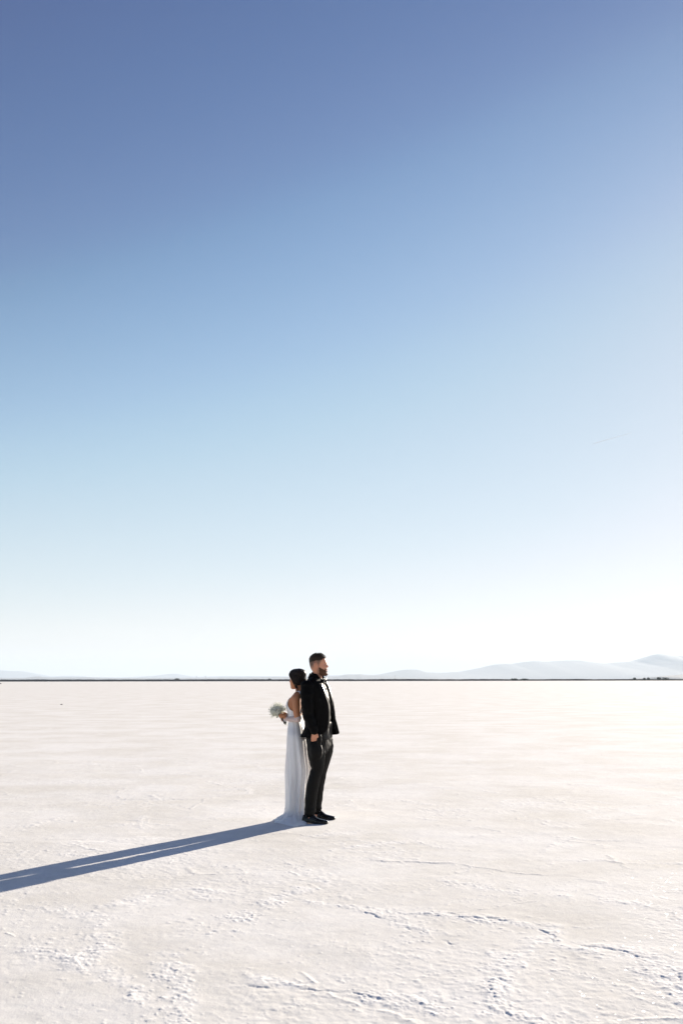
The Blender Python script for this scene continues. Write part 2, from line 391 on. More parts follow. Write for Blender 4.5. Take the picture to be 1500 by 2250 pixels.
for k, a in enumerate([
  (388, 12, 3.4, 'small dark bush on the far bank below the low peak on the left'),
  (8, 16, 1.9, 'flat dark bush on the far bank at the left edge of the view'),
  (592, 10, 2.0, 'tiny dark bush on the far bank just left of the bride'),
  (1128, 16, 1.9, 'flat dark bush on the far bank right of the low twin hill'),
  (1152, 20, 1.9, 'wide flat dark bush on the bank below the long ridge'),
  (1392, 7, 3.6, 'first small round bush on the bank left of the highest peak'),
  (1414, 6, 2.8, 'tiny bush between two round bushes below the highest peak'),
  (1423, 6, 3.6, 'small round bush beside the wide dark one below the highest peak'),
  (1446, 9, 4.6, 'tallest dark bush on the far bank at the right'),
  (1460, 16, 3.8, 'wide low bush right of the tallest one on the far bank')]):
    bush(*a[:3], k + 10, a[3])

# utility poles beyond the bank
pm = simple('weathered_wood', (.16, .13, .10), .9)
def pole(px, label):
    Y = 2300; c = atdepth(px, 1492, Y)
    o = root('utility_pole', (c[0], c[1], 0), 0, label, 'utility pole', 'utility poles beyond the bank')
    def box(name, x0, x1, y0, y1, z0, z1):
        V = [(c[0] + x, c[1] + y, z) for z in (z0, z1) for x, y in ((x0, y0), (x1, y0), (x1, y1), (x0, y1))]
        return mesh_obj(name, V, [(3, 2, 1, 0), (4, 5, 6, 7), (0, 1, 5, 4), (1, 2, 6, 5), (2, 3, 7, 6), (3, 0, 4, 7)], pm.m, o, False)
    bmx = bmesh.new(); bmesh.ops.create_cone(bmx, cap_ends=True, segments=10, radius1=.26, radius2=.17, depth=11.5)
    V = [(v.co.x + c[0], v.co.y + c[1], v.co.z + 5.75) for v in bmx.verts]; F = [[v.index for v in f.verts] for f in bmx.faces]
    mesh_obj('pole', V, F, pm.m, o); bmx.free()
    box('crossarm', -1.5, 1.5, -.33, -.19, 10.2, 10.4)
pole(431, 'faint wooden utility pole nearest the small bush left of the bride')
pole(451, 'faint wooden utility pole, right one of the pair left of the bride')
pole(867, 'lone faint utility pole right of the groom')

# dark stones lying on the salt
sm_ = cloth('dark_stone', (.12, .11, .10), .9, .3, 20, .2)
def stone(px, py, wpx, seed, label):
    c = ground(px, py); s = wpx * c[1] / FPX * .5
    bmx = bmesh.new(); bmesh.ops.create_icosphere(bmx, subdivisions=3, radius=1)
    V = np.array([v.co[:] for v in bmx.verts]); F = [[v.index for v in f.verts] for f in bmx.faces]; bmx.free()
    nn = fbm(V[:, 0] * 1.7 + seed, V[:, 1] * 1.7 + V[:, 2] * 1.3, seed, 3)
    V = V * (.7 + .6 * nn)[:, None] * np.array([s, s * .8, s * .5]) + c + np.array([0, 0, s * .22])
    o = mesh_obj('stone', V - np.array([c[0], c[1], 0]), F, sm_.m); o.location = (c[0], c[1], 0)
    tag(o, label, 'stone')
stone(135, 1547.6, 5, 3, 'small dark stone alone on the white salt at the left')
stone(1, 1501.5, 5, 5, 'dark stone far off on the salt at the left edge of the view')

# contrail high above
cm = NT('ice_trail'); cm.n.remove(cm.n['Principled BSDF'])
tl = cm.node('ShaderNodeBsdfTranslucent'); tl.inputs['Color'].default_value = (1, 1, 1, 1)
tr = cm.node('ShaderNodeBsdfTransparent'); mx = cm.node('ShaderNodeMixShader'); mx.inputs['Fac'].default_value = .28
cm.l.new(tr.outputs[0], mx.inputs[1]); cm.l.new(tl.outputs[0], mx.inputs[2]); cm.l.new(mx.outputs[0], cm.out.inputs['Surface'])
pa, pb = atdepth(1299, 976.5, 30000), atdepth(1386, 952, 33000)
ns, kk = 40, 8; V = []
dd = (pb - pa); dn = dd / np.linalg.norm(dd); s1 = np.cross(dn, [0, 0, 1]); s1 /= np.linalg.norm(s1); s2 = np.cross(s1, dn)
for i in range(ns):
    t = i / (ns - 1); r = (12 + 4 * t) * min(1, .15 + t * 9) * (1 - .55 * t) * (1 + .15 * math.sin(i * 1.7))
    for q in range(kk):
        a = q * 2 * math.pi / kk; V.append(pa + dd * t + s1 * r * math.cos(a) + s2 * r * math.sin(a))
I = np.arange(ns * kk).reshape(ns, kk)
ct = mesh_obj('contrail', V, np.stack([I[:-1], np.roll(I, -1, 1)[:-1], np.roll(I, -1, 1)[1:], I[1:]], -1).reshape(-1, 4), cm.m)
tag(ct, 'thin white aircraft contrail low in the sky at the right', 'contrail')

# haze
hz = NT('haze_air'); hz.n.remove(hz.p)
pv = hz.node('ShaderNodeVolumePrincipled'); pv.inputs['Color'].default_value = (.60, .70, .80, 1); pv.inputs['Density'].default_value = 4.9e-5
pv.inputs['Anisotropy'].default_value = .1
hz.l.new(pv.outputs[0], hz.out.inputs['Volume'])
hx, hy0, hy1, htop = 42000, -9000, 42000, 620
V = [(x, y, z) for z in (-60, htop) for x, y in ((-hx, hy0), (hx, hy0), (hx, hy1), (-hx, hy1))]
hzo = mesh_obj('haze', V, [(3, 2, 1, 0), (4, 5, 6, 7), (0, 1, 5, 4), (1, 2, 6, 5), (2, 3, 7, 6), (3, 0, 4, 7)], hz.m, None, False)
tag(hzo, 'pale haze over the far hills', 'haze', kind='stuff')

# ================================================================== people
def catmull(P, n, closed=False):
    P = np.asarray(P, float); m_ = len(P)
    t = np.linspace(0, m_ if closed else m_ - 1, n, endpoint=not closed)
    i = np.minimum(np.floor(t).astype(int), (m_ - 1) if closed else (m_ - 2)); f = (t - i)[:, None] if P.ndim == 2 else (t - i)
    g = (lambda k: P[k % m_]) if closed else (lambda k: P[np.clip(k, 0, m_ - 1)])
    p0, p1, p2, p3 = g(i - 1), g(i), g(i + 1), g(i + 2)
    if not closed:
        e0 = (i == 0); p0 = np.where(e0[:, None] if P.ndim == 2 else e0, 2 * p1 - p2, p0)
        e1 = (i == m_ - 2); p3 = np.where(e1[:, None] if P.ndim == 2 else e1, 2 * p2 - p1, p3)
    return .5 * (2 * p1 + (p2 - p0) * f + (2 * p0 - 5 * p1 + 4 * p2 - p3) * f ** 2 + (3 * p1 - p0 - 3 * p2 + p3) * f ** 3)
def tube(P, rad, n=None, k=16, flat=1.0, up=(0, 0, 1), closed_ends=True, round_ends=True):
    """tapered tube; flat scales the section along the side vector"""
    P = np.asarray(P, float); rad = np.asarray(rad, float)
    n = n or max(6, 6 * (len(P) - 1))
    C = catmull(P, n); r = np.maximum(catmull(rad, n), 1e-4)
    T = np.gradient(C, axis=0); T /= np.linalg.norm(T, axis=1)[:, None]
    u = np.array(up, float); S = []
    s = np.cross(T[0], u)
    if np.linalg.norm(s) < 1e-3: s = np.cross(T[0], [1, 0.2, 0])
    for i in range(n):
        s = s - T[i] * s.dot(T[i]); s /= np.linalg.norm(s); S.append(s.copy())
    S = np.array(S); B = np.cross(T, S)
    if round_ends:
        C = np.vstack([C[0] - T[0] * r[0] * .75, C[0] - T[0] * r[0] * .45, C, C[-1] + T[-1] * r[-1] * .45, C[-1] + T[-1] * r[-1] * .75])
        S = np.vstack([S[0], S[0], S, S[-1], S[-1]]); B = np.vstack([B[0], B[0], B, B[-1], B[-1]])
        r = np.concatenate([[r[0] * .35, r[0] * .8], r, [r[-1] * .8, r[-1] * .35]]); n += 4
    a = np.arange(k) * 2 * np.pi / k
    V = C[:, None] + r[:, None, None] * (S[:, None] * np.cos(a)[None, :, None] * flat + B[:, None] * np.sin(a)[None, :, None])
    return loft(V, closed_ends)
def loft(R, caps=True, ring=True):
    R = np.asarray(R); n, k = R.shape[:2]; V = R.reshape(-1, 3); I = np.arange(n * k).reshape(n, k)
    if ring: F = np.stack([I[:-1], np.roll(I, -1, 1)[:-1], np.roll(I, -1, 1)[1:], I[1:]], -1).reshape(-1, 4).tolist()
    else: F = np.stack([I[:-1, :-1], I[:-1, 1:], I[1:, 1:], I[1:, :-1]], -1).reshape(-1, 4).tolist()
    if caps and ring:
        V = np.vstack([V, R[0].mean(0), R[-1].mean(0)]); a, b = n * k, n * k + 1
        for j in range(k):
            F.append([a, I[0, (j + 1) % k], I[0, j]]); F.append([b, I[-1, j], I[-1, (j + 1) % k]])
    return V, F
def blob(c, r, rot=None, seg=20):
    th = np.linspace(.08, np.pi - .08, 14); ph = np.arange(seg) * 2 * np.pi / seg
    R = np.stack([np.sin(th)[:, None] * np.cos(ph), np.sin(th)[:, None] * np.sin(ph), np.cos(th)[:, None] * np.ones(seg)], -1) * np.array(r)
    if rot is not None: R = R @ np.array(rot).T
    return loft(R + np.array(c))
def join(ps):
    V, F, n = [], [], 0
    for v, f in ps:
        V.append(v); F += [[i + n for i in q] for q in f]; n += len(v)
    return np.vstack(V), F
def remesh(pieces, voxel=.005, smooth=6, fac=.5):
    V, F = join(pieces)
    me = bpy.data.meshes.new('tmp'); me.from_pydata([tuple(v) for v in V], [], F); me.update()
    bmx = bmesh.new(); bmx.from_mesh(me); bmesh.ops.recalc_face_normals(bmx, faces=bmx.faces); bmx.to_mesh(me); bmx.free()
    o = bpy.data.objects.new('tmp', me); COL.objects.link(o)
    r = o.modifiers.new('r', 'REMESH'); r.mode = 'VOXEL'; r.voxel_size = voxel
    s = o.modifiers.new('s', 'SMOOTH'); s.iterations = smooth; s.factor = fac
    ev = o.evaluated_get(bpy.context.evaluated_depsgraph_get()); m2 = ev.to_mesh()
    V = np.zeros(len(m2.vertices) * 3); m2.vertices.foreach_get('co', V); V = V.reshape(-1, 3)
    N = np.zeros(len(m2.vertices) * 3); m2.vertex_normals.foreach_get('vector', N); N = N.reshape(-1, 3)
    F = np.zeros(len(m2.polygons) * 4, dtype=np.int32); m2.polygons.foreach_get('vertices', F); F = F.reshape(-1, 4)
    ev.to_mesh_clear(); bpy.data.objects.remove(o); bpy.data.meshes.remove(me)
    return V, F, N
def n3(V, s, seed):      # cheap 3-d noise from two 2-d ones
    return .5 * (fbm(V[:, 0] * s + V[:, 1] * s * .37, V[:, 2] * s, seed, 3) + fbm(V[:, 1] * s - V[:, 0] * s * .41, V[:, 2] * s * 1.1 + 5, seed + 50, 3)) - .5

class Person:
    """local frame: u forward, v to the side, z up; px() places a point seen in the photograph on the plane v = const"""
    def __init__(s, name, org, face_deg, label):
        a = math.radians(face_deg); s.o = np.array([org[0], org[1], 0.0])
        s.f = np.array([math.cos(a), math.sin(a), 0]); s.l = np.array([-math.sin(a), math.cos(a), 0])
        s.root = root(name, (org[0], org[1], 0), a, label, 'person')
    def px(s, x, y, v=0.0):
        d = ray(x, y); c = np.array([0, 0, CAM_H]); q = s.o + s.l * v
        t = (q - c).dot(s.l) / d.dot(s.l)
        return c + d * t
    def L(s, u, v, z): return s.o + s.f * u + s.l * v + np.array([0, 0, z])
    def uvz(s, p):
        d = np.asarray(p) - s.o; return np.stack([d @ s.f, d @ s.l, d[..., 2]], -1)
    def frame(s): return np.stack([s.f, s.l, [0, 0, 1]], 1)
    def W(s, P, yaw=0): # local array -> world
        P = np.asarray(P); return s.o + P[..., :1] * s.f + P[..., 1:2] * s.l + P[..., 2:3] * np.array([0, 0, 1])

# ---------------------------------------------------------------- heads
MALE = dict(z=[-.006, .010, .030, .050, .070, .085, .110, .125, .140, .160, .180, .200, .215, .226, .232],
            f=[.078, .094, .096, .0945, .0955, .093, .091, .088, .0935, .0915, .083, .066, .045, .020, .0],
            b=[.018, -.03, -.055, -.072, -.084, -.091, -.098, -.101, -.103, -.104, -.101, -.091, -.072, -.045, -.02],
            w=[.022, .046, .058, .065, .069, .071, .074, .075, .077, .078, .077, .069, .055, .035, .012])
class Head:
    def __init__(s, origin, fwd, tab, k=1.0, female=False, tilt=0.0):
        s.o = np.array(origin); s.t = tab; s.k = k; s.fem = female
        f = np.array(fwd); f = f / np.linalg.norm(f); l = np.cross([0, 0, 1], f)
        c, si = math.cos(tilt), math.sin(tilt)      # positive tilt nods the face down
        s.F = f * c - np.array([0, 0, 1]) * si; s.U = np.array([0, 0, 1]) * c + f * si; s.Lf = l
    def surf(s, th, z, off=0.0):
        t = s.t; f, b, w_ = (np.interp(z, t['z'], t[q]) for q in ('f', 'b', 'w'))
        cx, a = (f + b) / 2, (f - b) / 2; n = 2.25
        c, si = np.cos(th), np.sin(th)
        x = cx + a * np.sign(c) * np.abs(c) ** (2 / n); y = w_ * np.sign(si) * np.abs(si) ** (2 / n)
        fr = (c > 0)
        g = lambda y0, sy, z0, sz: np.exp(-((np.abs(y) - y0) / sy) ** 2 - ((z - z0) / sz) ** 2)
        nose = np.interp(z, [.070, .080, .086, .093, .100, .112, .124, .134], [0, .003, .016, .026, .023, .014, .006, 0]) * (.8 if s.fem else 1)
        dx = nose * np.exp(-(y / .0095) ** 2) + .009 * g(.012, .006, .090, .007) - .007 * g(.031, .014, .119, .010)
        dx = dx + (.003 if s.fem else .006) * g(.028, .02, .136, .008) + .006 * g(0, .022, .058, .0055) + .006 * g(0, .019, .047, .0055) - .004 * g(0, .02, .0525, .003)
        dx = dx - .004 * g(0, .03, .033, .008) + .004 * g(0, .02, .014, .012) + .004 * g(.045, .02, .088, .02)
        x = x + np.where(fr, dx, 0)
        nrm = np.stack([np.cos(th), np.sin(th) * 1.15, np.clip((z - .13) / .09, -.6, 2) ** 3 * .6], -1)
        nrm /= np.linalg.norm(nrm, axis=-1, keepdims=True)
        P = np.stack([x, y, z * np.ones_like(x)], -1) + nrm * np.asarray(off)[..., None]
        return s.world(P)
    def world(s, P):
        P = np.asarray(P) * s.k
        return s.o + P[..., :1] * s.F + P[..., 1:2] * s.Lf + P[..., 2:3] * s.U
    def local(s, V):
        d = (np.asarray(V) - s.o) / s.k; return np.stack([d @ s.F, d @ s.Lf, d @ s.U], -1)
    def grid(s, nz=70, nt=96):
        z = np.concatenate([np.linspace(-.006, .20, nz - 14), np.linspace(.204, .232, 14)])
        th = np.arange(nt) * 2 * np.pi / nt
        return np.meshgrid(z, th, indexing='ij')
    def mesh(s):
        Z, T = s.grid(); return loft(s.surf(T, Z))
    def ears(s):
        out = []
        for sg in (-1, 1):
            for (x, z, ry, rz, rx, y) in ((-.012, .108, .008, .030, .018, .078), (-.008, .094, .007, .014, .011, .078), (-.020, .116, .009, .022, .011, .081)):
                out.append(blob(s.world([x, sg * y, z]), (rx * s.k, ry * s.k, rz * s.k), np.stack([s.F, s.Lf, s.U], 1)))
        return out
    def eyes(s, parent, mats):
        for sg in (-1, 1):
            c = np.array([.0675, sg * .031, .119]); R = .0115
            th = np.linspace(.05, np.pi - .05, 12); ph = np.arange(16) * 2 * np.pi / 16
            S = np.stack([np.cos(th)[:, None] * np.ones(16), np.sin(th)[:, None] * np.cos(ph), np.sin(th)[:, None] * np.sin(ph)], -1)
            V, F = loft(s.world(c + S * R)); o = mesh_obj('eye', V, F, mats[0], parent)
            o.data.materials.append(mats[1])
            for p in o.data.polygons:
                if (s.local(V[list(p.vertices)]).mean(0) - c)[0] > R * .86: p.material_index = 1

def strands(paths, r0, r1, k=3, n=6):
    """many thin tapering hairs or locks as one mesh"""
    out = []
    for P in paths: out.append(tube(P, np.linspace(r0, r1, len(P)), n=n, k=k, round_ends=False))
    return join(out)

def grip(wrist, centre, axis, R=.017, side=1, fr=.0082, spread=.019, start=0.0, sweep=3.6):
    """a hand closed round a stem: palm, four curled fingers, thumb"""
    ax = np.array(axis) / np.linalg.norm(axis); c = np.array(centre)
    e1 = np.array(wrist) - c; e1 -= ax * e1.dot(ax); e1 /= np.linalg.norm(e1); e2 = np.cross(ax, e1) * side
    out = []
    rr = R + fr * .8
    for i, (o_, ln, q) in enumerate(((1.5, .92, .95), (.5, 1.0, 1.0), (-.5, .97, .98), (-1.5, .80, .85))):
        t = start + np.linspace(-.1, sweep * ln, 7)
        P = [c + ax * o_ * spread * .95 + rr * (1.15 * math.cos(a) * e1 + math.sin(a) * e2) for a in t]
        out.append(tube(P, np.linspace(fr * 1.1, fr * .78, 7) * q, n=16, k=10))
        out.append(tube([c + e1 * (rr + .04) + ax * o_ * spread * .5, c + e1 * rr * 1.2 + ax * o_ * spread * .95], [.011, .0095], n=6, k=10))
    out.append(tube([wrist, c + e1 * .055, c + e1 * (rr + .008)], [.023, .026, .026], k=14, flat=.62, up=e2 if True else None))
    t = np.linspace(.2, -1.9, 5)
    P = [c + e1 * .05 + ax * 1.1 * spread, ] + [c + ax * 1.9 * spread + rr * 1.05 * (math.cos(a) * e1 + math.sin(a) * e2) for a in t[1:]]
    out.append(tube(P, [.013, .011, .0095, .009, .0075], n=14, k=10))
    return out

# materials for the figures
def skin_mat(name, col, sss=.12):
    t = simple(name, col, .5); t.p.inputs['Subsurface Weight'].default_value = sss
    t.p.inputs['Subsurface Radius'].default_value = (.9, .35, .2); t.p.inputs['Subsurface Scale'].default_value = .012
    t.p.inputs['Specular IOR Level'].default_value = .4
    a = t.node('ShaderNodeAttribute'); a.attribute_name = 'stubble'
    b = t.node('ShaderNodeAttribute'); b.attribute_name = 'lip'
    tc = t.node('ShaderNodeTexCoord'); nz = t.node('ShaderNodeTexNoise'); nz.inputs['Scale'].default_value = 14; nz.inputs['Detail'].default_value = 4
    t.l.new(tc.outputs['Object'], nz.inputs['Vector'])
    m0 = t.node('ShaderNodeMix', data_type='RGBA'); m0.inputs['A'].default_value = (*[c * .86 for c in col], 1); m0.inputs['B'].default_value = (col[0] * 1.12, col[1] * 1.05, col[2] * 1.05, 1)
    m1 = t.node('ShaderNodeMix', data_type='RGBA'); m1.inputs['B'].default_value = (.075, .05, .038, 1)
    m2 = t.node('ShaderNodeMix', data_type='RGBA'); m2.inputs['B'].default_value = (col[0] * .85, col[1] * .5, col[2] * .55, 1)
    t.l.new(nz.outputs['Fac'], m0.inputs['Factor']); t.l.new(m0.outputs['Result'], m1.inputs['A']); t.l.new(a.outputs['Fac'], m1.inputs['Factor'])
    t.l.new(m1.outputs['Result'], m2.inputs['A']); t.l.new(b.outputs['Fac'], m2.inputs['Factor']); t.l.new(m2.outputs['Result'], t.p.inputs['Base Color'])
    return t
SKIN_G = skin_mat('ruddy_skin', (.64, .30, .18)).m
SKIN_B = skin_mat('tanned_skin', (.50, .215, .10)).m
def hair_mat(name, col, col2, rough=.38):
    t = simple(name, col, rough); t.p.inputs['Specular IOR Level'].default_value = .16
    tc = t.node('ShaderNodeTexCoord'); nz = t.node('ShaderNodeTexNoise'); nz.inputs['Scale'].default_value = 120; nz.inputs['Detail'].default_value = 3
    t.l.new(tc.outputs['Object'], nz.inputs['Vector'])
    m0 = t.node('ShaderNodeMix', data_type='RGBA'); m0.inputs['A'].default_value = (*col, 1); m0.inputs['B'].default_value = (*col2, 1)
    t.l.new(nz.outputs['Fac'], m0.inputs['Factor']); t.l.new(m0.outputs['Result'], t.p.inputs['Base Color'])
    b = t.node('ShaderNodeBump'); b.inputs['Strength'].default_value = .6; b.inputs['Distance'].default_value = .002
    t.l.new(nz.outputs['Fac'], b.inputs['Height']); t.l.new(b.outputs['Normal'], t.p.inputs['Normal'])
    t.p.inputs['Sheen Weight'].default_value = .15
    return t.m
HAIR_G = hair_mat('brown_hair', (.013, .008, .005), (.045, .025, .014), .5)
BEARD = hair_mat('brown_beard', (.065, .028, .014), (.17, .078, .036), .6)
HAIR_B = hair_mat('dark_hair', (.004, .0026, .002), (.020, .010, .006), .5)
WOOL = cloth('black_wool', (.0050, .0044, .0042), .6, .2, 420, .3, .0, .0008, .05).m
LINING = cloth('satin_lining', (.06, .056, .054), .35, .15, 60, .2, .0).m
SATIN = cloth('black_satin', (.007, .0065, .0065), .30, .15, 500, .05, .0, .0005, .25).m
SHIRT = cloth('black_shirt', (.012, .011, .010), .52, .2, 500, .1, .0, .0005, .22).m
TROUS = cloth('black_trouser', (.0055, .0046, .0038), .50, .2, 420, .1, .0, .0005, .13).m
LEATHER = cloth('black_leather', (.008, .0075, .007), .22, .3, 60, .06, 0, .001, .3).m
SOLE = simple('sole_rubber', (.02, .018, .016), .7).m
WHITE_EYE = simple('eye_white', (.75, .72, .70), .25).m
IRIS = simple('iris', (.04, .03, .025), .15).m
METAL = simple('button_metal', (.7, .68, .64), .25, Metallic=.9).m
GOLD = simple('gold', (.8, .5, .2), .25, Metallic=1.0).m
dt = cloth('white_satin', (.96, .965, .965), .36, .02, 700, .05, .5, .0006)
dtr = dt.node('ShaderNodeBsdfTranslucent'); dtr.inputs['Color'].default_value = (.95, .94, .92, 1)
dmx = dt.node('ShaderNodeMixShader'); dmx.inputs['Fac'].default_value = .22
dt.l.new(dt.p.outputs[0], dmx.inputs[1]); dt.l.new(dtr.outputs[0], dmx.inputs[2]); dt.l.new(dmx.outputs[0], dt.out.inputs['Surface'])
dt.p.inputs['Specular IOR Level'].default_value = .85; dt.p.inputs['Sheen Roughness'].default_value = .4
DRESS = dt.m
gt_ = NT('sheer_mesh'); gt_.set(Base_Color=(.9, .88, .88, 1), Roughness=.6)
tr_ = gt_.node('ShaderNodeBsdfTransparent'); mx_ = gt_.node('ShaderNodeMixShader'); mx_.inputs['Fac'].default_value = .42
gt_.l.new(tr_.outputs[0], mx_.inputs[1]); gt_.l.new(gt_.p.outputs[0], mx_.inputs[2]); gt_.l.new(mx_.outputs[0], gt_.out.inputs['Surface'])
SHEER = gt_.m

# ================================================================== the groom
G = Person('person', (-.311, 11.53), -14, 'bearded man in a black open suit and black shirt, hand in pocket, facing right')
gr = G.root
hg = Head(G.px(699, 1483.5, 0), G.f, MALE, 1.03)
A = G.px
nearleg = [(694, 1622, -.10), (692, 1642, -.105), (694.5, 1665, -.12), (695.8, 1690, -.135), (690, 1707, -.145), (684.5, 1730, -.155), (681, 1755, -.165), (679, 1789, -.175)]
farleg = [(709, 1622, .10), (711.5, 1642, .105), (708.5, 1665, .12), (704, 1690, .135), (700.5, 1707, .145), (696.5, 1730, .15), (694.5, 1755, .155), (693.5, 1782, .16)]
rl = [.098, .100, .088, .069, .068, .067, .062, .056]
pieces = [hg.mesh()] + hg.ears()
pieces.append(tube([A(690, 1506), A(694.5, 1492), A(698, 1472)], [.066, .058, .056], k=24))
pieces.append(tube([A(697, 1615), A(698, 1590), A(697, 1560), A(694, 1530), A(691, 1508)], [.105, .105, .115, .12, .075], k=28, flat=1.38, up=G.f))
for sg, sh in ((-1, (678, 1509)), (1, (694, 1509))):
    pieces.append(tube([A(*sh, sg * .10), A(*sh, sg * .19)], [.06, .055]))
armN = [A(675, 1508, -.195), A(674, 1535, -.235), A(677, 1572, -.245), A(684.5, 1592, -.245), A(690, 1608, -.240)]
armF = [A(695, 1508, .195), A(696, 1535, .235), A(700, 1572, .245), A(706, 1590, .235), A(712, 1606, .215)]
for a_ in (armN, armF): pieces.append(tube(a_, [.05, .045, .038, .034, .027], k=14))
handdir = (A(689.5, 1634, -.185) - A(690, 1607, -.240)); handdir /= np.linalg.norm(handdir)
for sg, w0 in ((-1, A(689.5, 1607, -.240)), (1, A(712, 1606, .215))):
    nrm = G.l * sg; side = np.cross(handdir, nrm); side /= np.linalg.norm(side); side = side * (1 if side.dot(G.f) > 0 else -1)
    pieces.append(tube([w0, w0 + handdir * .04, w0 + handdir * .09], [.027, .041, .040], k=14, flat=1.0, up=side) if False else blob(w0 + handdir * .055, (.055, .033, .015), np.stack([handdir, side, nrm], 1)))
    pieces.append(tube([w0 - handdir * .03, w0 + handdir * .03], [.026, .026], k=12))
    for o_, ln in ((.028, .072), (.010, .080), (-.009, .075), (-.027, .060)):
        b0 = w0 + handdir * .088 + side * o_
        pieces.append(tube([b0 - handdir * .02, b0 + handdir * ln * .5 - nrm * .004, b0 + handdir * ln - nrm * .018], [.0095, .009, .0075], k=10, n=10))
    b0 = w0 + handdir * .03 + side * .030
    pieces.append(tube([b0, b0 + handdir * .035 + side * .018, b0 + handdir * .065 + side * .022 - nrm * .006], [.014, .011, .009], k=10, n=10))
for leg in (nearleg, farleg):
    pieces.append(tube([A(*p) for p in leg] + [A(leg[-1][0] + .5, leg[-1][1] + 14, leg[-1][2])], [.075, .078, .068, .054, .050, .048, .042, .036, .036], k=16))
    fp = A(leg[-1][0], leg[-1][1] + 14, leg[-1][2]); fp[2] = .042
    pieces.append(tube([fp - G.f * .01, fp + G.f * .02, fp + G.f * .05], [.024, .022, .012], k=12))
V, F, N = remesh(pieces, .0042, 4)
body = mesh_obj('body', V, F, SKIN_G, gr)
q = hg.local(V)
th = np.arctan2(q[:, 1], q[:, 0]); z = q[:, 2]; inh = (z > -.05) & (np.abs(q[:, 1]) < .1) & (np.abs(q[:, 0]) < .16)
earz = np.exp(-((q[:, 0] + .012) / .02) ** 2 - ((z - .105) / .035) ** 2) * (np.abs(q[:, 1]) > .07)
fade = sstep(.085, .150, z + .05 * (-q[:, 0] / .1)) * (1 - sstep(.035, .060, q[:, 0] - .25 * (z - .15))) * .88
jaw = sstep(-.012, .010, q[:, 0]) * sstep(.075, .045, z + 0 * z) * .5
brow = np.exp(-((z - .1365) / .005) ** 2) * np.exp(-((np.abs(q[:, 1]) - .030) / .016) ** 2) * (q[:, 0] > .06) * .9
side = sstep(.000, .014, q[:, 0]) * (1 - sstep(.022, .040, q[:, 0])) * sstep(.05, .07, z) * (1 - sstep(.12, .15, z)) * .38
st = np.clip(fade + jaw * (z > -.02) + brow + side, 0, .92) * inh * (1 - np.clip(earz * 1.6, 0, 1))
lip = np.exp(-((z - .0525) / .009) ** 2) * np.exp(-(q[:, 1] / .02) ** 2) * (q[:, 0] > .07)
for nm, a_ in (('stubble', st), ('lip', lip)):
    at_ = body.data.attributes.new(nm, 'FLOAT', 'POINT'); at_.data.foreach_set('value', a_.astype(np.float32))
hg.eyes(gr, (WHITE_EYE, IRIS))
# hair: a close shell on the crown with short combed tufts
rg = np.random.default_rng(7)
Z, T = hg.grid(90, 120)
Pm = hg.local(hg.surf(T, Z)); xm = Pm[..., 0]
front = 1 - sstep(.050, .085, xm + (np.abs(Pm[..., 1]) - .02) * .25 - .25 * np.clip(Z - .175, 0, 1))
low = sstep(.150, .180, Z + .30 * np.clip(-xm - .01, 0, .1) - .06 * np.clip(xm, 0, .06) + .002 * np.sin(T * 13))
cov = low * front
thk = .0015 + .0065 * sstep(.165, .215, Z) * (1 + .6 * sstep(0, .07, xm)) + .0006 * (np.sin(T * 40 + Z * 300))
V, F = loft(hg.surf(T, Z, np.where(cov > .25, thk * sstep(.25, .9, cov) + .0002, -.007)))
tufts = []
for i in range(1500):
    zz = rg.uniform(.165, .229); tt = rg.uniform(-math.pi, math.pi)
    p0 = hg.local(hg.surf(np.array(tt), np.array(zz)))
    if p0[0] > .05 and zz < .178: continue
    ln = .004 + .013 * max(0, (zz - .165) / .06)
    o0 = np.array([p0[0], p0[1], 0]) * .6 + np.array([0, 0, (zz - .12) * 1.0]); o0 /= np.linalg.norm(o0)
    comb = np.array([.5, rg.normal() * .25, .25]) if zz > .19 else np.array([-.2, 0, -.5])
    p1 = p0 + o0 * ln * .6 + comb * ln * .5; p2 = p0 + o0 * ln * .85 + comb * ln * 1.3
    tufts.append([hg.world(p0), hg.world(p1), hg.world(p2)])
Vt, Ft = strands(tufts, .0016, .0003)
Vh, Fh = join([(V, F), (Vt, Ft)])
mesh_obj('hair', Vh, Fh, HAIR_G, gr)
# beard
zz, tt = Z, T
yy = Pm[..., 1]
jawm = sstep(.010, .045, xm) * sstep(.012, -.004, Z - (.088 - .62 * np.clip(xm - .02, 0, .06)))
must = np.exp(-((Z - .067) / .007) ** 2) * sstep(.045, .03, np.abs(yy)) * (xm > .06)
mouth = np.exp(-((Z - .0525) / .008) ** 2) * sstep(.028, .02, np.abs(yy)) * (xm > .06)
cov = np.clip(np.maximum(jawm, must) - mouth * 1.1, 0, 1)
thk = .0025 + .0075 * sstep(.045, .0, Z) * sstep(.02, .06, xm) + .0008 * np.sin(T * 60) * np.sin(Z * 900)
V, F = loft(hg.surf(T, Z, np.where(cov > .25, thk * sstep(.2, .9, cov), -.008)))
bt = []
for i in range(1100):
    z0 = rg.uniform(-.004, .080); t0 = rg.uniform(-1.45, 1.45); p0 = hg.local(hg.surf(np.array(t0), np.array(z0), np.array(.002)))
    iz = np.argmin(abs(Z[:, 0] - z0)); it = int(round((t0 % (2 * np.pi)) / (2 * np.pi) * 120)) % 120
    if cov[iz, it] < .5: continue
    d = np.array([.45, p0[1] * 4, -.75]); ln = .007 + .007 * (z0 < .03)
    bt.append([hg.world(p0), hg.world(p0 + d * ln * .5), hg.world(p0 + d * ln + rg.normal(size=3) * .0015)])
Vb, Fb = join([(V, F), strands(bt, .0012, .0003)])
mesh_obj('beard', Vb, Fb, BEARD, gr)

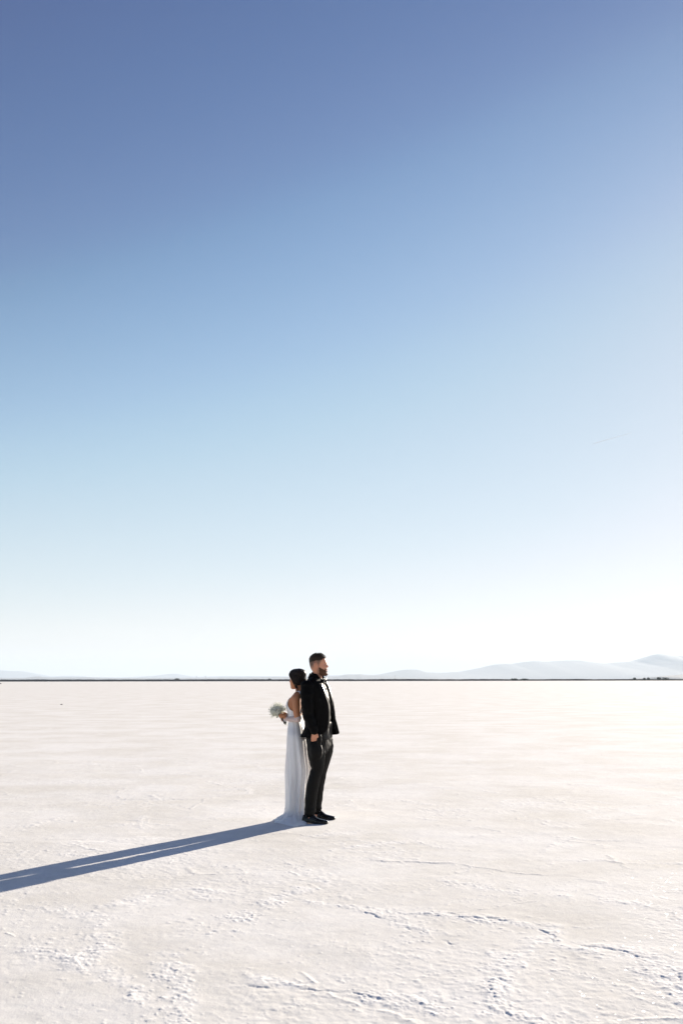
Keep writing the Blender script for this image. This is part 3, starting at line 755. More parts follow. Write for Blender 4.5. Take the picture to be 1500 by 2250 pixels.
# shirt: closed loft inside the jacket
def oval(c_u, a, b, z, n=64, p=2.3, v0=0, edge=None):
    t = np.arange(n) * 2 * np.pi / n
    return np.stack([c_u + a * np.sign(np.cos(t)) * np.abs(np.cos(t)) ** (2 / p), v0 + b * np.sign(np.sin(t)) * np.abs(np.sin(t)) ** (2 / p), np.full(n, z)], -1)
def uof(x, y, v=0): return G.uvz(A(x, y, v))[0]
zof = lambda y: G.uvz(A(700, y, 0))[2]
rows = []
for (py, xf, xb, b) in ((1622, 724, 682, .165), (1608, 724, 680, .165), (1592, 723.5, 677, .163), (1575, 723.5, 674, .165), (1552, 722.5, 670, .178), (1535, 720.5, 670, .185), (1520, 717.5, 671, .18), (1510, 713.5, 673, .15), (1502, 710, 678, .105), (1496, 708, 683, .078), (1490, 706, 685, .066)):
    uf, ub = uof(xf, py), uof(xb, py); rows.append(oval((uf + ub) / 2, (uf - ub) / 2, b, zof(py)))
R = catmull(np.array(rows).reshape(len(rows), -1), 70).reshape(70, -1, 3)
nzr = n3(R.reshape(-1, 3), 14, 5).reshape(R.shape[:2]); cen = R.mean(1, keepdims=True)
R = R + (R - cen) / np.linalg.norm(R - cen, axis=-1, keepdims=True) * (nzr * .022)[..., None]
V, F = loft(G.W(R)); shirt = mesh_obj('shirt', V, F, SHIRT, gr)
# placket strip and buttons down the shirt front
P = [(float(r[0, 0]) + .002, 0.0, float(r[0, 2])) for r in R[6:66:2]]
pl = np.array([[[u + .0035, v, z_] for v in (-.016, -.015, .015, .016)] for (u, v0, z_) in P]); pl[:, 0, 0] -= .006; pl[:, -1, 0] -= .006
V, F = loft(G.W(pl), False, False); o = mesh_obj('placket', V, F, SHIRT, shirt)
for k in range(6):
    u, _, z_ = P[4 + k * 4]
    V, F = blob(G.L(u + .006, 0, z_), (.003, .006, .006), G.frame(), 12); mesh_obj('button', V, F, SOLE, shirt)
# collar: standing band with leaves folded outwards and open at the throat
nc = 40; ph = np.linspace(.38, 2 * np.pi - .38, nc)     # angle from the front
fr_ = (1 + np.cos(ph)) / 2
cz = np.interp(np.cos(ph), [-1, 0, 1], [zof(1477), zof(1483), zof(1493)])
cu = uof(696, 1488); rows = []
def cring(ra, rb, dz, flare=0): return np.stack([cu + ra * np.cos(ph) + .006 + flare * fr_ ** 3, rb * np.sin(ph) + flare * .3 * np.sin(ph), cz + dz], -1)
rows = [cring(.058, .058, -.055), cring(.056, .057, -.02), cring(.059, .060, 0), cring(.064, .065, .003), cring(.069, .069, -.004, .006), cring(.074, .077, -.03, .020), cring(.078, .084, -.052, .034)]
R2 = catmull(np.array(rows).reshape(7, -1), 24).reshape(24, -1, 3)
V, F = loft(G.W(R2), False, False); o = mesh_obj('collar', V, F, WOOL, shirt); sm = o.modifiers.new('t', 'SOLIDIFY'); sm.thickness = .003; sm.offset = 0

# bow tie at the throat
tc_ = G.uvz(A(710.5, 1493.5, 0)); bt_ = []
for sg in (-1, 1):
    rr = []
    for t_ in np.linspace(0, 1, 8):
        a_ = np.arange(16) * 2 * np.pi / 16; hh_ = .009 + .020 * t_ ** .8 * (1 if t_ < .95 else .9); dd_ = .007 + .004 * np.sin(t_ * 3)
        rr.append(np.stack([tc_[0] + .010 + .004 * t_ + dd_ * np.cos(a_), 0 * a_ + sg * (.004 + .056 * t_), tc_[2] - .002 + hh_ * np.sin(a_)], -1))
    bt_.append(loft(G.W(np.array(rr))))
bt_.append(blob(G.L(tc_[0] + .014, 0, tc_[2]), (.011, .010, .013), G.frame()))
V, F = join(bt_); mesh_obj('bow_tie', V, F, SATIN, gr)

# trousers
def pelvis():
    rr = []
    for (py, xf, xb, b) in ((1584, 724.5, 677, .150), (1590, 726, 675, .168), (1605, 723.5, 677, .172), (1620, 723, 677, .172), (1634, 722, 678, .160), (1645, 720, 681, .13), (1656, 714, 686, .08)):
        uf, ub_ = uof(xf, py), uof(xb, py); o_ = oval((uf + ub_) / 2, (uf - ub_) / 2, b, zof(py), 48, 3.6); cc_ = o_.mean(0); ca, sa = math.cos(-.15), math.sin(-.15); q_ = o_ - cc_
        rr.append(np.stack([q_[:, 0] * ca - q_[:, 1] * sa, q_[:, 0] * sa + q_[:, 1] * ca, q_[:, 2]], 1) + cc_)
    return loft(G.W(np.array(rr)))
tl = [[A(*p) for p in leg] for leg in (nearleg, farleg)]
pieces = [tube(tl[0], rl, k=24), tube(tl[1], rl, k=24), pelvis()]
pieces.append(blob(A(694, 1649, -.185), (.072, .045, .115), G.frame()))
pieces.append(blob(A(700.5, 1623, -.205), (.030, .026, .07), G.frame()))
pieces.append(blob(A(715, 1632, .165), (.06, .045, .08), G.frame()))
for leg in tl:      # the cuffs end open-looking and flat
    pieces.append(tube([leg[-1] + [0, 0, .03], leg[-1] + [0, 0, -.004]], [.057, .058], round_ends=False, k=24))
V, F, N = remesh(pieces, .006, 22)
q = G.uvz(V)
fold = np.sin(q[:, 2] * 75 + 5 * n3(V, 5, 3) * 6) * np.exp(-((q[:, 2] - .84) / .10) ** 2) * .002 * (q[:, 0] > -.02)
fold += np.sin(q[:, 2] * 60 + n3(V, 6, 31) * 18) * np.exp(-((q[:, 2] - .13) / .10) ** 2) * .004
fold += np.sin(q[:, 2] * 50 + n3(V, 6, 61) * 18) * np.exp(-((q[:, 2] - .55) / .12) ** 2) * .003 * (q[:, 0] < 0.03)
for leg, sg in ((tl[0], -1), (tl[1], 1)):   # pressed crease down the front
    cl = G.uvz(np.array(leg)); zs = cl[::-1, 2]
    cv_ = np.interp(q[:, 2], zs, cl[::-1, 1]); cu_ = np.interp(q[:, 2], zs, cl[::-1, 0])
    fold += .007 * np.exp(-((q[:, 1] - cv_) / .010) ** 2) * (q[:, 0] > cu_) * (q[:, 2] < .9)
V = V + N * (n3(V, 9, 11) * .012 + fold)[:, None]
tro = mesh_obj('trousers', V, F, TROUS, gr)
fly = [A(x, y, v) for x, y, v in ((721.5, 1614, .0), (722, 1624, .0), (720, 1634, .0), (716, 1641, .0))]
V, F = tube(fly, [.0035] * 4, k=6); mesh_obj('fly_seam', V, F, WOOL, tro)

# jacket: open front, one sheet round the back with both sleeves
def jrow(near, far, bk, b, z_, aN=None):
    """near/far: front edge (u, v, z); bk: back u"""
    uN, vN, zN = near; uF, vF, zF = far
    cN = max(uN - .035, bk + .1) if aN is None else aN
    return [(uN, vN, zN), (uN * .94 + bk * .06 + .006, -(abs(vN) * .45 + b * .55), zN * .7 + z_ * .3), ((uN + bk) / 2 + .02, -b, z_), (bk * .78 + uN * .22, -b * .80, z_), (bk, 0, z_),
            (bk * .78 + uF * .22, b * .80, z_), ((uF + bk) / 2 + .02, b, z_), (uF * .94 + bk * .06 + .006, (abs(vF) * .45 + b * .55), zF * .7 + z_ * .3), (uF, vF, zF)]
def e(x, y, v): return tuple(G.uvz(A(x, y, v)))
J = [
 jrow(e(703, 1497, -.055), e(713.5, 1497, .050), uof(684.5, 1481), .072, zof(1481)),
 jrow(e(705, 1501, -.062), e(715, 1500, .060), uof(680, 1487), .105, zof(1488)),
 jrow(e(708.5, 1508, -.07), e(718, 1507, .07), uof(675, 1496), .175, zof(1494)),
 jrow(e(712, 1516, -.07), e(721, 1515, .07), uof(671, 1506), .212, zof(1503)),
 jrow(e(717, 1527, -.07), e(724.5, 1527, .065), uof(668, 1522), .222, zof(1520)),
 jrow(e(722, 1541, -.065), e(727, 1541, .055), uof(666.5, 1541), .215, zof(1541)),
 jrow(e(724.5, 1556, -.06), e(729, 1556, .060), uof(668, 1558), .205, zof(1558)),
 jrow(e(724.5, 1572, -.065), e(730.5, 1573, .070), uof(670, 1575), .200, zof(1575)),
 jrow(e(723.5, 1588, -.075), e(732, 1589, .085), uof(670, 1590), .205, zof(1590)),
 jrow(e(721, 1600, -.09), e(734, 1601, .10), uof(667, 1604), .212, zof(1604)),
 jrow(e(717.5, 1605, -.11), e(737.5, 1610, .125), uof(663, 1615), .215, zof(1613)),
 jrow(e(711, 1609.5, -.14), e(736.5, 1612.5, .13), uof(660.5, 1624), .215, zof(1618)),
]
# the far front panel swings out towards the sun
swing = [0, 0, .002, .004, .006, .014, .018, .026, .036, .044, .038, .022]
for r_, s_ in zip(J, swing):
    u_, v_, z_ = r_[7]; r_[7] = (u_ + s_, v_ * .88, z_); u_, v_, z_ = r_[6]; r_[6] = (u_ + s_ * .3, v_, z_)
J = np.array(J)
C1 = catmull(J.reshape(len(J), -1), 90).reshape(90, 9, 3)
C2 = np.stack([catmull(r_, 96) for r_ in C1])
nn_ = n3(C2.reshape(-1, 3), 7, 77).reshape(C2.shape[:2]) * .018 + n3(C2.reshape(-1, 3), 16, 78).reshape(C2.shape[:2]) * .008
edge = np.minimum(1, np.minimum(np.arange(96), 95 - np.arange(96)) / 12)
cen = np.array([.0, 0, 0]); dirv = C2 * [1, 1, 0] - np.array([.01, 0, 0]); dirv /= np.linalg.norm(dirv, axis=-1, keepdims=True) + 1e-6
C2 = C2 + dirv * (nn_ * (.3 + .7 * edge))[..., None]
JG = C2
V, F = loft(G.W(C2), False, False)
sl = []
for a_, sg in ((armN, -1), (armF, 1)):
    t_ = tube(a_[:-1] + [a_[-1] + np.array([0, 0, .006])], [.082, .074, .064, .054, .045], n=40, k=28)
    v_ = t_[0]; w_ = (np.sin(v_[:, 2] * 55 + n3(v_, 6, 90) * 14) * .0035 + n3(v_, 12, 91) * .008)
    c_ = np.array(a_); ax_ = np.stack([np.interp(v_[:, 2], c_[::-1, 2], c_[::-1, i]) for i in range(3)], 1)
    d_ = v_ - ax_; d_ /= np.linalg.norm(d_, axis=1, keepdims=True) + 1e-6
    sl.append((v_ + d_ * w_[:, None], t_[1]))
jk = mesh_obj('jacket', V, F, WOOL, gr); jk.data.materials.append(LINING)
sm = jk.modifiers.new('t', 'SOLIDIFY'); sm.thickness = .004; sm.offset = 0; sm.material_offset = 0
V, F = sl[0]; mesh_obj('sleeve', V, F, WOOL, jk)
V, F = sl[1]; mesh_obj('sleeve', V, F, WOOL, jk)
# lapels lie on the panels from the collar down to the waist
for cols, sgn in ((range(0, 16), -1), (range(95, 79, -1), 1)):
    rows = []
    for i in range(4, 44):
        wd = np.interp(i, [4, 10, 16, 17, 30, 43], [4, 7, 13, 10, 7, 1]); ks = np.linspace(0, wd, 8)
        base = JG[i]; cidx = [c for c in cols]
        pts = np.array([[np.interp(kk, range(16), [base[c][d] for c in cidx]) for d in range(3)] for kk in ks])
        out = pts - np.array([.0, 0, 0]); dd_ = out * [1, 1, 0]; dd_ /= np.linalg.norm(dd_, axis=1, keepdims=True)
        lift = np.array([.004, .010, .010, .009, .008, .007, .006, .005])
        rows.append(pts + dd_ * lift[:, None])
    V, F = loft(G.W(np.array(rows)), False, False); o = mesh_obj('lapel', V, F, SATIN, jk)
    sm = o.modifiers.new('t', 'SOLIDIFY'); sm.thickness = .003; sm.offset = 0
# jacket collar round the neck
ph2 = np.linspace(.9, 2 * np.pi - .9, 36)
cz2 = np.interp(np.cos(ph2), [-1, 0, .65], [zof(1480), zof(1487), zof(1499)])
def jring(ra, rb, dz): return np.stack([cu + ra * np.cos(ph2) - .002, rb * np.sin(ph2), cz2 + dz], -1)
R3 = catmull(np.array([jring(.075, .078, -.05), jring(.072, .074, -.02), jring(.074, .077, .002), jring(.082, .086, -.004), jring(.092, .104, -.03), jring(.10, .122, -.048)]).reshape(6, -1), 18).reshape(18, -1, 3)
V, F = loft(G.W(R3), False, False); o = mesh_obj('jacket_collar', V, F, WOOL, jk); sm = o.modifiers.new('t', 'SOLIDIFY'); sm.thickness = .004
for (x, y, v) in ((733.5, 1553, .12), (736, 1575, .14)):
    p = A(x, y, v - .03); V, F = blob(p, (.007, .007, .007), None, 12); mesh_obj('button', V, F, METAL, jk)
p = [A(665, 1596, -.17), A(661.5, 1623, -.14)]

# shoes
def shoe(ank, idx):
    c = G.uvz(ank); u0, v0 = c[0], c[1]
    L_ = [(-.092, .018, .056), (-.080, .031, .086), (-.05, .037, .094), (-.015, .039, .096), (.02, .039, .101), (.05, .040, .086), (.08, .043, .062), (.11, .045, .052), (.14, .043, .046), (.165, .036, .041), (.185, .026, .036), (.198, .012, .030)]
    n_ = 44; tb = catmull(np.array(L_), n_); rows = []
    for x_, w_, h_ in tb:
        t = np.arange(24) * 2 * np.pi / 24; s_, c_ = np.sin(t), np.cos(t)
        y_ = w_ * np.sign(c_) * np.abs(c_) ** .75; zz_ = np.where(s_ > 0, .022 + (h_ - .022) * np.abs(s_) ** .9, .022 - .010 * np.abs(s_) ** .5)
        y_ = y_ * np.where(s_ > 0, 1 - .25 * (zz_ - .022) / .07, 1)
        rows.append(np.stack([u0 + x_ + 0 * t, v0 + y_, zz_ + .001], -1))
    V, F = loft(G.W(np.array(rows))); s_o = mesh_obj('shoe', V, F, LEATHER, gr)
    rows = []
    for x_, w_, h_ in tb:       # welted sole with a heel block
        hl = .0 if (x_ < -.03 or x_ > .03) else .012
        w2 = w_ + .004; t = np.arange(16) * 2 * np.pi / 16
        lo_ = .0 if x_ < -.028 else np.interp(x_, [-.027, .03, .06, .15, .2], [.012, .008, .0, .0, .006])
        rows.append(np.stack([u0 + x_ * 1.015 + 0 * t, v0 + w2 * np.sign(np.cos(t)) * np.abs(np.cos(t)) ** .5, np.where(np.sin(t) > 0, .020, lo_ + .0)], -1))
    V, F = loft(G.W(np.array(rows))); mesh_obj('sole', V, F, SOLE, s_o)
    lac = []
    for k in range(4):
        x_ = .028 + k * .015; h_ = np.interp(x_, [a[0] for a in L_], [a[2] for a in L_])
        lac.append(tube([G.L(u0 + x_, v0 - .017, h_ - .004), G.L(u0 + x_ + .004, v0, h_ + .004), G.L(u0 + x_, v0 + .017, h_ - .004)], [.0018] * 3, k=6))
    for sg in (-1, 1):
        lac.append(tube([G.L(u0 + .024, v0, .096), G.L(u0 + .028, v0 + sg * .018, .104), G.L(u0 + .034, v0 + sg * .03, .092), G.L(u0 + .026, v0, .096)], [.0017] * 4, k=6))
    V, F = join(lac); mesh_obj('laces', V, F, SOLE, s_o)
shoe(A(680.5, 1804, -.18), 0); shoe(A(697.5, 1794, .165), 1)

# ================================================================== the bride
B = Person('person', (-.520, 11.68), 166, 'dark-haired woman in a white satin dress and sheer gloves facing left, back against the man')
br = B.root; A2 = B.px
hb = Head(B.px(653.7, 1512.0, 0), (-math.cos(math.radians(-20)), math.sin(math.radians(20)), 0), MALE, .90, True, .10)
FEM = {k_: list(v_) for k_, v_ in MALE.items()}; FEM['w'] = [x * .95 for x in FEM['w']]; FEM['w'][:4] = [.016, .036, .050, .059]; hb.t = FEM
zb = lambda y: B.uvz(A2(650, y, 0))[2]
ub = lambda x, y, v=0: B.uvz(A2(x, y, v))[0]
# torso table: py, left (front) px, right (back) px, half width
TT = [(1640, 632, 674, .17), (1622, 632.5, 672, .172), (1608, 633.5, 669, .165), (1592, 634.5, 664.5, .135), (1578, 635, 661.5, .115), (1566, 633.5, 661.5, .118), (1556, 631, 662, .130), (1548, 630.5, 662.5, .135), (1538, 634.5, 662.5, .140), (1529, 642, 662.5, .150), (1522, 647.5, 662, .120), (1517, 651, 661.5, .065), (1510, 651.5, 661, .048)]
def torso(off=0.0, rows=TT, n=60, p=2.15):
    out = []
    for (py, xf, xb, b) in rows:
        f_, b_ = ub(xf, py), ub(xb, py); out.append(oval((f_ + b_) / 2, (f_ - b_) / 2 + off, b + off, zb(py), n, p))
    return np.array(out)
tr0 = torso(-.008)
Rt = catmull(tr0.reshape(len(tr0), -1), 60).reshape(60, -1, 3)
pieces = [hb.mesh()] + hb.ears() + [loft(B.W(Rt))]
pieces.append(tube([A2(658, 1524), A2(657, 1512), A2(657, 1500)], [.046, .044, .046], k=20))
armL = [A2(652.5, 1528.5, .145), A2(649.5, 1537, .175), A2(649.8, 1552, .185), A2(651, 1566, .190), A2(654, 1579.5, .190)]
armR = [A2(666, 1528, -.145), A2(668, 1540, -.175), A2(664, 1560, -.18), A2(660, 1578, -.17)]
stem_c = A2(621.5, 1580.5, .05); stem_ax = A2(612, 1561, .05) - A2(627, 1588.5, .05); stem_ax /= np.linalg.norm(stem_ax)
wrL, wrR = A2(631, 1579.5, .085), A2(632, 1573, .0)
foreL = [A2(654, 1580, .190), A2(642, 1580.5, .14), wrL]; foreR = [A2(660, 1578, -.17), A2(646, 1577, -.08), wrR]
pieces += [tube(armL, [.043, .045, .042, .038, .036], k=16), tube(armR, [.043, .043, .038, .035], k=16)]
pieces += [tube(foreL, [.035, .031, .023], k=14), tube(foreR, [.035, .031, .023], k=14)]
pieces += grip(wrL, stem_c, stem_ax, .016, 1)
pieces += grip(wrR, stem_c + stem_ax * .045, stem_ax, .016, -1, .0078, .014)
for v_, x0 in ((.06, 653), (-.06, 654)):
    pieces.append(tube([A2(x0, 1625, v_), A2(x0 - 1, 1700, v_), A2(x0, 1775, v_), A2(x0, 1792, v_)], [.07, .045, .03, .03], k=14))
    fp = A2(x0, 1795, v_); fp[2] = .035; pieces.append(tube([fp, fp + B.f * .12], [.03, .022], k=12))
V, F, N = remesh(pieces, .0042, 4)
bodyb = mesh_obj('body', V, F, SKIN_B, br)
q = hb.local(V)
brow = np.exp(-((q[:, 2] - .1365) / .004) ** 2) * np.exp(-((np.abs(q[:, 1]) - .030) / .016) ** 2) * (q[:, 0] > .05)
lip = np.exp(-((q[:, 2] - .0525) / .009) ** 2) * np.exp(-(q[:, 1] / .02) ** 2) * (q[:, 0] > .07) * (q[:, 0] < .13)
for nm, a_ in (('stubble', brow), ('lip', lip)):
    at_ = bodyb.data.attributes.new(nm, 'FLOAT', 'POINT'); at_.data.foreach_set('value', a_.astype(np.float32))
hb.eyes(br, (WHITE_EYE, IRIS))
# hair: cap, draped locks past the ear, low knot at the nape
Z, T = hb.grid(90, 120); Pm = hb.local(hb.surf(T, Z)); xm = Pm[..., 0]; ym = np.abs(Pm[..., 1])
hairline = sstep(.088, .070, xm - .45 * np.clip(Z - .165, 0, 1) + .0 * ym)
cov = hairline * sstep(.030, .055, Z + .25 * np.clip(-xm, 0, .1))
cov = cov * np.where(Z < .155, sstep(.032 + .5 * np.clip(Z - .10, 0, .05), .016 + .5 * np.clip(Z - .10, 0, .05), xm), 1)
thk = (.010 + .012 * sstep(.12, .20, Z)) * (1 - .8 * sstep(.02, .075, xm)) + .006 * sstep(0, -.08, xm) + .0015 * np.sin(T * 34 + Z * 50) + .002 * np.sin(T * 13 - Z * 90)
cap = loft(hb.surf(T, Z, np.where(cov > .3, thk * sstep(.2, .8, cov), -.008)))
rb_ = np.random.default_rng(12); locks = []
def lock(P, w0, w1): locks.append(tube([hb.world(p) for p in P], np.array([w0 * .5, w0, w0, w1 * .6, .0006])[np.linspace(0, 4, len(P)).astype(int)], n=14, k=6))
for sg in (-1, 1):
    for i in range(70):     # from the parting, over the temple and ear, down to the nape
        a = rb_.random(); x0 = .066 - .122 * a + rb_.normal() * .004; j = rb_.normal(size=3) * .003
        top_ = [x0 * .55, sg * rb_.uniform(.0, .012), .242 - .35 * max(0, x0 - .05)]
        P = [top_, [x0 * .9, sg * .050, .222 - .3 * max(0, x0 - .05)], [x0 * .85 + .004, sg * .083, .170], [.030 - .08 * a, sg * .089, .115 + .01 * a], [.012 - .085 * a, sg * .080, .060], [-.045 - .06 * a, sg * .045, .035 + .02 * a]]
        lock([np.array(p) + j for p in P], .006, .003)
    for i in range(26):     # face-framing pieces in front of the ear down to the jaw
        a = rb_.random(); j = rb_.normal(size=3) * .003
        P = [[.050 - .02 * a, sg * .030, .226], [.064 - .02 * a, sg * .060, .185], [.056 - .03 * a, sg * .078, .145], [.024 - .03 * a, sg * .082, .095], [.008 - .025 * a, sg * .077, .045], [.002 - .03 * a, sg * .070, .010 - .03 * a], [.006 - .03 * a, sg * .062, -.02 - .03 * rb_.random()]]
        lock([np.array(p) + j for p in P[:6 if rb_.random() < .6 else 7]], .0048, .002)
for i in range(60):         # the rolled low knot
    a = rb_.uniform(0, 2 * math.pi); t_ = rb_.uniform(.5, 1); c_ = np.array([-.105, 0, .075]); w_ = rb_.uniform(-.035, .035)
    P = [c_ + np.array([math.cos(a + s_) * .030 * t_, w_ + .01 * math.sin(s_ * 2), math.sin(a + s_) * .036 * t_]) for s_ in np.linspace(0, 2.6, 6)]
    lock(P, .0055, .003)
fly_ = []
for i in range(120):
    t0 = rb_.uniform(-math.pi, math.pi); z0 = rb_.uniform(.10, .225); p0 = hb.local(hb.surf(np.array(t0), np.array(z0), np.array(.016)))
    if p0[0] > .05: continue
    d = rb_.normal(size=3); d = d / np.linalg.norm(d) + np.array([p0[0], p0[1], .02]) * 5
    fly_.append([hb.world(p0), hb.world(p0 + d * .012), hb.world(p0 + d * .018 + np.array([-.01, 0, -.012]))])
V, F = join([cap] + locks + [strands(fly_, .0006, .0002), blob(hb.world([-.10, 0, .075]), (.034, .042, .036), np.stack([hb.F, hb.Lf, hb.U], 1))])
mesh_obj('hair', V, F, HAIR_B, br)
p = hb.world([-.004, .083, .072]); V, F = join([tube([p, p - [0, 0, .010], p - [0, 0, .022]], [.0012, .0012, .0012], k=6), blob(p - np.array([0, 0, .026]), (.004, .004, .006), None, 10)])
mesh_obj('earring', V, F, GOLD, br)

# dress: bodice and skirt in one sheet, open at the sides and back
DT = [(1800, 629, 671.5, .19), (1786, 628.5, 672, .185), (1770, 631, 672.5, .17), (1750, 631.2, 673.5, .165), (1725, 630.3, 676, .16), (1705, 629, 679.5, .165), (1688, 628.3, 681, .17), (1665, 629, 678.5, .178), (1640, 630, 676, .182), (1622, 631, 673.5, .182), (1608, 632.5, 670, .172), (1592, 633.5, 665.5, .142), (1578, 634.3, 662.5, .121)]
nph = 180
Rd = torso(0, DT, nph, 2.1)
Rd = catmull(Rd.reshape(len(DT), -1), 130).reshape(130, nph, 3)
phi = np.arange(nph) * 2 * np.pi / nph
zz_ = Rd[:, :1, 2]
amp = .022 * sstep(1.0, .15, zz_) + .002
wave = (np.sin(phi * 5 + 1.3 + zz_ * 1.1) + .7 * np.sin(phi * 9 + 2.1 - zz_ * 1.6) + .45 * np.sin(phi * 15 + zz_ * 2.3 + .4))
cen = Rd.mean(1, keepdims=True); dv = Rd - cen; dn_ = np.linalg.norm(dv, axis=-1, keepdims=True)
Rd = Rd + dv / dn_ * ((wave * amp - np.abs(amp) * .8)[..., None])
# drag lines from the hip
drag = np.sin((phi[None, :] * 2.2 + zz_ * 26)) * np.exp(-((zz_ - 1.02) / .10) ** 2) * .0035 * (np.cos(phi - 2.2) > -.2)
Rd = Rd + dv / dn_ * drag[..., None]
# train on the ground
ctr = B.uvz(ground(650, 1797)); cen0 = Rd[0].mean(0)
outl = [(673, 1808), (671.5, 1812), (668, 1814.5), (660, 1815.5), (652, 1818), (644, 1817.5), (636, 1815), (626, 1812.5), (615, 1811), (605, 1808.5), (603, 1805.5), (605, 1801.5), (612, 1797.5), (619, 1794.5), (632, 1791), (650, 1789.5), (664, 1790.5), (673, 1796), (675, 1802)]
ou = np.array([B.uvz(ground(*p))[:2] for p in outl]) - cen0[:2]
oa = np.arctan2(ou[:, 1], ou[:, 0]); orr = np.hypot(ou[:, 0], ou[:, 1]); od = np.argsort(oa)
oa, orr = oa[od], orr[od]; oa = np.concatenate([oa - 2 * np.pi, oa, oa + 2 * np.pi]); orr = np.tile(orr, 3)
base = Rd[0] - cen0; ba = np.arctan2(base[:, 1], base[:, 0]); brd = np.hypot(base[:, 0], base[:, 1])
tr_r = np.interp(ba, oa, orr); tr_r = np.maximum(tr_r, brd * 1.04)
rows = []
for t in np.linspace(1, .03, 34):
    k1 = t; fl_ = np.clip((tr_r - brd) / .15, .15, 1); r_ = brd + (tr_r - brd) * k1 ** 2.0
    zt = .085 * (1 - k1) ** 1.5 + .010 + (.026 * np.abs(np.sin(ba * 4.5 + k1 * 4 + 1)) ** 1.6 + .012 * np.abs(np.sin(ba * 11 - k1 * 5))) * fl_ * np.sin(np.pi * np.clip(k1 * .97, 0, 1)) ** .8
    zt = np.where(k1 > .985, .004, zt)
    r_ = r_ * (1 + .03 * np.sin(ba * 11 + 2) * k1)
    rows.append(np.stack([cen0[0] + r_ * np.cos(ba), cen0[1] + r_ * np.sin(ba), np.minimum(zt, .098)], -1))
rows = np.array(rows); z0_ = Rd[0, 0, 2]
keep = [r_ for r_ in Rd if r_[0, 2] > .105]
allr = np.concatenate([rows, np.array(keep)])
V, F = loft(B.W(allr), False)
# bodice
Tb = [r_ for r_ in TT if r_[0] <= 1580]; nb = 120
Rb = torso(.002, Tb, nb, 2.15); Rb = catmull(Rb.reshape(len(Tb), -1), 80).reshape(80, nb, 3)
ph = np.arange(nb) * 2 * np.pi / nb; pc = np.where(ph > np.pi, 2 * np.pi - ph, ph)
ztop = np.interp(np.degrees(pc), [0, 22, 34, 48, 62, 80, 110, 150, 180], [zb(1537), zb(1534), zb(1533), zb(1539), zb(1548), zb(1558), zb(1564), zb(1570), zb(1571)])
zs = Rb[:, 0, 2]; rows = []
for t in np.linspace(0, 1, 40):
    zt = zs[0] + (ztop - zs[0]) * t
    rows.append(np.stack([np.interp(zt[j], zs, Rb[:, j, 0]) for j in range(nb)] + [], 0))
    xx = rows.pop(); yy_ = np.array([np.interp(zt[j], zs, Rb[:, j, 1]) for j in range(nb)])
    rows.append(np.stack([xx, yy_, zt], -1))
rows = np.array(rows); cb = rows.mean(1, keepdims=True)
rows = rows + (rows - cb) / (np.linalg.norm(rows - cb, axis=-1, keepdims=True)) * .003
Vb, Fb = loft(B.W(rows), False)
Vd, Fd = join([(V, F), (Vb, Fb)])
dress = mesh_obj('dress', Vd, Fd, DRESS, br)
for sg in (1, -1):
    s0 = B.W(rows[-1][int(nb * 28 / 360) if sg > 0 else -int(nb * 28 / 360)])
    bk_ = B.uvz(A2(661.5, 1566, 0))
    P = [s0 - [0, 0, .01], A2(647, 1525, sg * .072), A2(653, 1519, sg * .075), A2(658, 1520.5, sg * .09) , A2(661.5, 1530, sg * .095), A2(663.8, 1545, sg * .08), B.L(bk_[0] - .004, sg * .05, bk_[2])]
    V, F = tube(P, [.004] * 7, n=40, k=10, flat=3.2, up=B.f); mesh_obj('strap', V, F, DRESS, dress)
for fo in (foreL, foreR):
    up_ = armL[-1] if fo is foreL else armR[-1]
    P = [fo[0] + (np.array(armL[-2] if fo is foreL else armR[-2]) - fo[0]) * .28, fo[0], fo[0] * .45 + fo[1] * .55, fo[1] * .5 + fo[2] * .5, fo[2], fo[2] * .4 + stem_c * .6]
    V, F = tube(P, [.0395, .0395, .0375, .031, .0275, .0275], n=36, k=20, round_ends=False, closed_ends=False)
    V = V + n3(V, 30, 8)[:, None] * .004; mesh_obj('glove', V, F, SHEER, br)

# ================================================================== the bouquet
bc = A2(609.5, 1563.5, .05)
bq = root('bouquet', tuple(stem_c), 0, "round bouquet of tiny white baby's breath flowers held by the woman", 'bouquet')
rq = np.random.default_rng(21)
FL = simple('tiny_blossom', (.80, .82, .76), .8); FL.p.inputs['Subsurface Weight'].default_value = 0.0
nzf = FL.node('ShaderNodeTexNoise'); nzf.inputs['Scale'].default_value = 60; tcf = FL.node('ShaderNodeTexCoord'); FL.l.new(tcf.outputs['Object'], nzf.inputs['Vector'])
mxf = FL.node('ShaderNodeMix', data_type='RGBA'); mxf.inputs['A'].default_value = (.88, .90, .80, 1); mxf.inputs['B'].default_value = (1, .99, .95, 1)
FL.l.new(nzf.outputs['Fac'], mxf.inputs['Factor']); FL.l.new(mxf.outputs['Result'], FL.p.inputs['Base Color'])
ftl = FL.node('ShaderNodeBsdfTranslucent'); ftl.inputs['Color'].default_value = (.95, .95, .86, 1); fmx = FL.node('ShaderNodeMixShader'); fmx.inputs['Fac'].default_value = .45
FL.l.new(FL.p.outputs[0], fmx.inputs[1]); FL.l.new(ftl.outputs[0], fmx.inputs[2]); FL.l.new(fmx.outputs[0], FL.out.inputs['Surface'])
LEAF = simple('stem_green', (.22, .25, .14), .7).m
WRAP = simple('dark_ribbon', (.05, .035, .03), .6).m
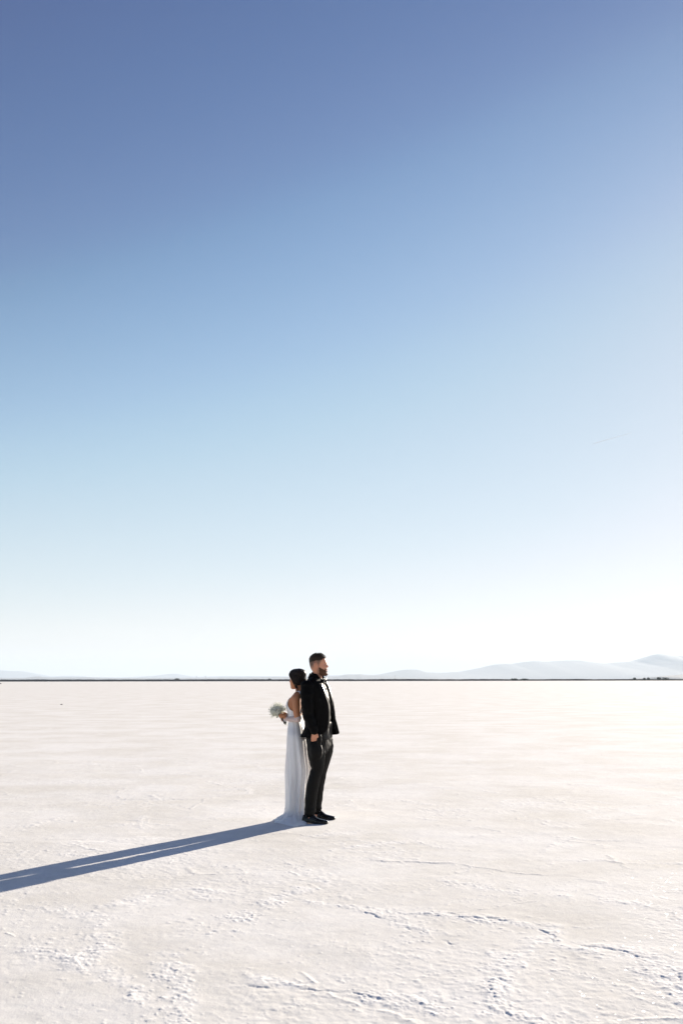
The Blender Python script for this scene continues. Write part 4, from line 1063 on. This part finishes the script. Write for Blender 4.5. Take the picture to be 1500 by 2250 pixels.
def floret(c, r):
    nrm = rq.normal(size=3); nrm /= np.linalg.norm(nrm); s_ = np.cross(nrm, rq.normal(size=3)); s_ /= np.linalg.norm(s_); t_ = np.cross(nrm, s_)
    V = [c - nrm * r * .5, c + nrm * r * .25]; F = []
    for k in range(5):
        a = k * 2 * math.pi / 5
        for da, rr in ((-.45, .75), (0, 1.0), (.45, .75)):
            V.append(c + (s_ * math.cos(a + da) + t_ * math.sin(a + da)) * r * rr + nrm * r * .3)
        j = 2 + k * 3; F += [(0, j, j + 1), (0, j + 1, j + 2), (1, j + 1, j), (1, j + 2, j + 1)]
    return np.array(V), F
fl, stg = [], []
neck_ = stem_c + stem_ax * .045
Rq = .092
for s_ in range(95):
    d = rq.normal(size=3); d /= np.linalg.norm(d)
    if d.dot(stem_ax) < -.45: d = d - 2 * d.dot(stem_ax) * stem_ax
    cc_ = bc + d * Rq * rq.uniform(.30, .92) * np.array([1, 1, .95])
    stg.append([neck_, (neck_ + cc_) / 2 + d * .015, cc_])
    for k in range(24):
        o_ = rq.normal(size=3) * .0125
        fl.append(floret(cc_ + o_, rq.uniform(.0062, .0096)))
        if k % 4 == 0: stg.append([cc_ - d * .02, cc_ + o_])
for s_ in range(220):
    d = rq.normal(size=3); d /= np.linalg.norm(d)
    if d.dot(stem_ax) < -.3: continue
    tip = bc + d * Rq * rq.uniform(.95, 1.32)
    stg.append([bc + d * Rq * .6, tip]); fl.append(floret(tip, rq.uniform(.003, .0045))); fl.append(floret(tip - d * .012 + rq.normal(size=3) * .006, .0035))
    fl.append(floret(tip - d * .02 + rq.normal(size=3) * .007, .0035))
V, F = join(fl); o = mesh_obj('blossoms', V, F, FL.m, bq, False); tag(o, kind='stuff')
V, F = join([tube(p, [.0006] * len(p), n=4, k=3, round_ends=False) for p in stg]); o = mesh_obj('sprigs', V, F, LEAF, bq); tag(o, kind='stuff')
lv = []
for s_ in range(45):
    d = rq.normal(size=3); d /= np.linalg.norm(d); c_ = bc + d * Rq * rq.uniform(.2, .8) - stem_ax * .02; a_, b_ = rq.normal(size=3) * .013, rq.normal(size=3) * .006
    lv.append((np.array([c_ - a_, c_ - b_, c_ + a_, c_ + b_]), [(0, 1, 2, 3)]))
V, F = join(lv); mesh_obj('leaves', V, F, LEAF, bq, False)
V, F = tube([stem_c + stem_ax * .055, stem_c, stem_c - stem_ax * .035, stem_c - stem_ax * .048], [.016, .015, .0165, .019], k=18, round_ends=False)
mesh_obj('stem_wrap', V, F, WRAP, bq)
V, F = join([tube([stem_c - stem_ax * .045 + rq.normal(size=3) * .005, stem_c - stem_ax * (.052 + .008 * rq.random()) + rq.normal(size=3) * .007], [.0022, .0022], n=4, k=6) for _ in range(22)])
o = mesh_obj('stems', V, F, LEAF, bq)
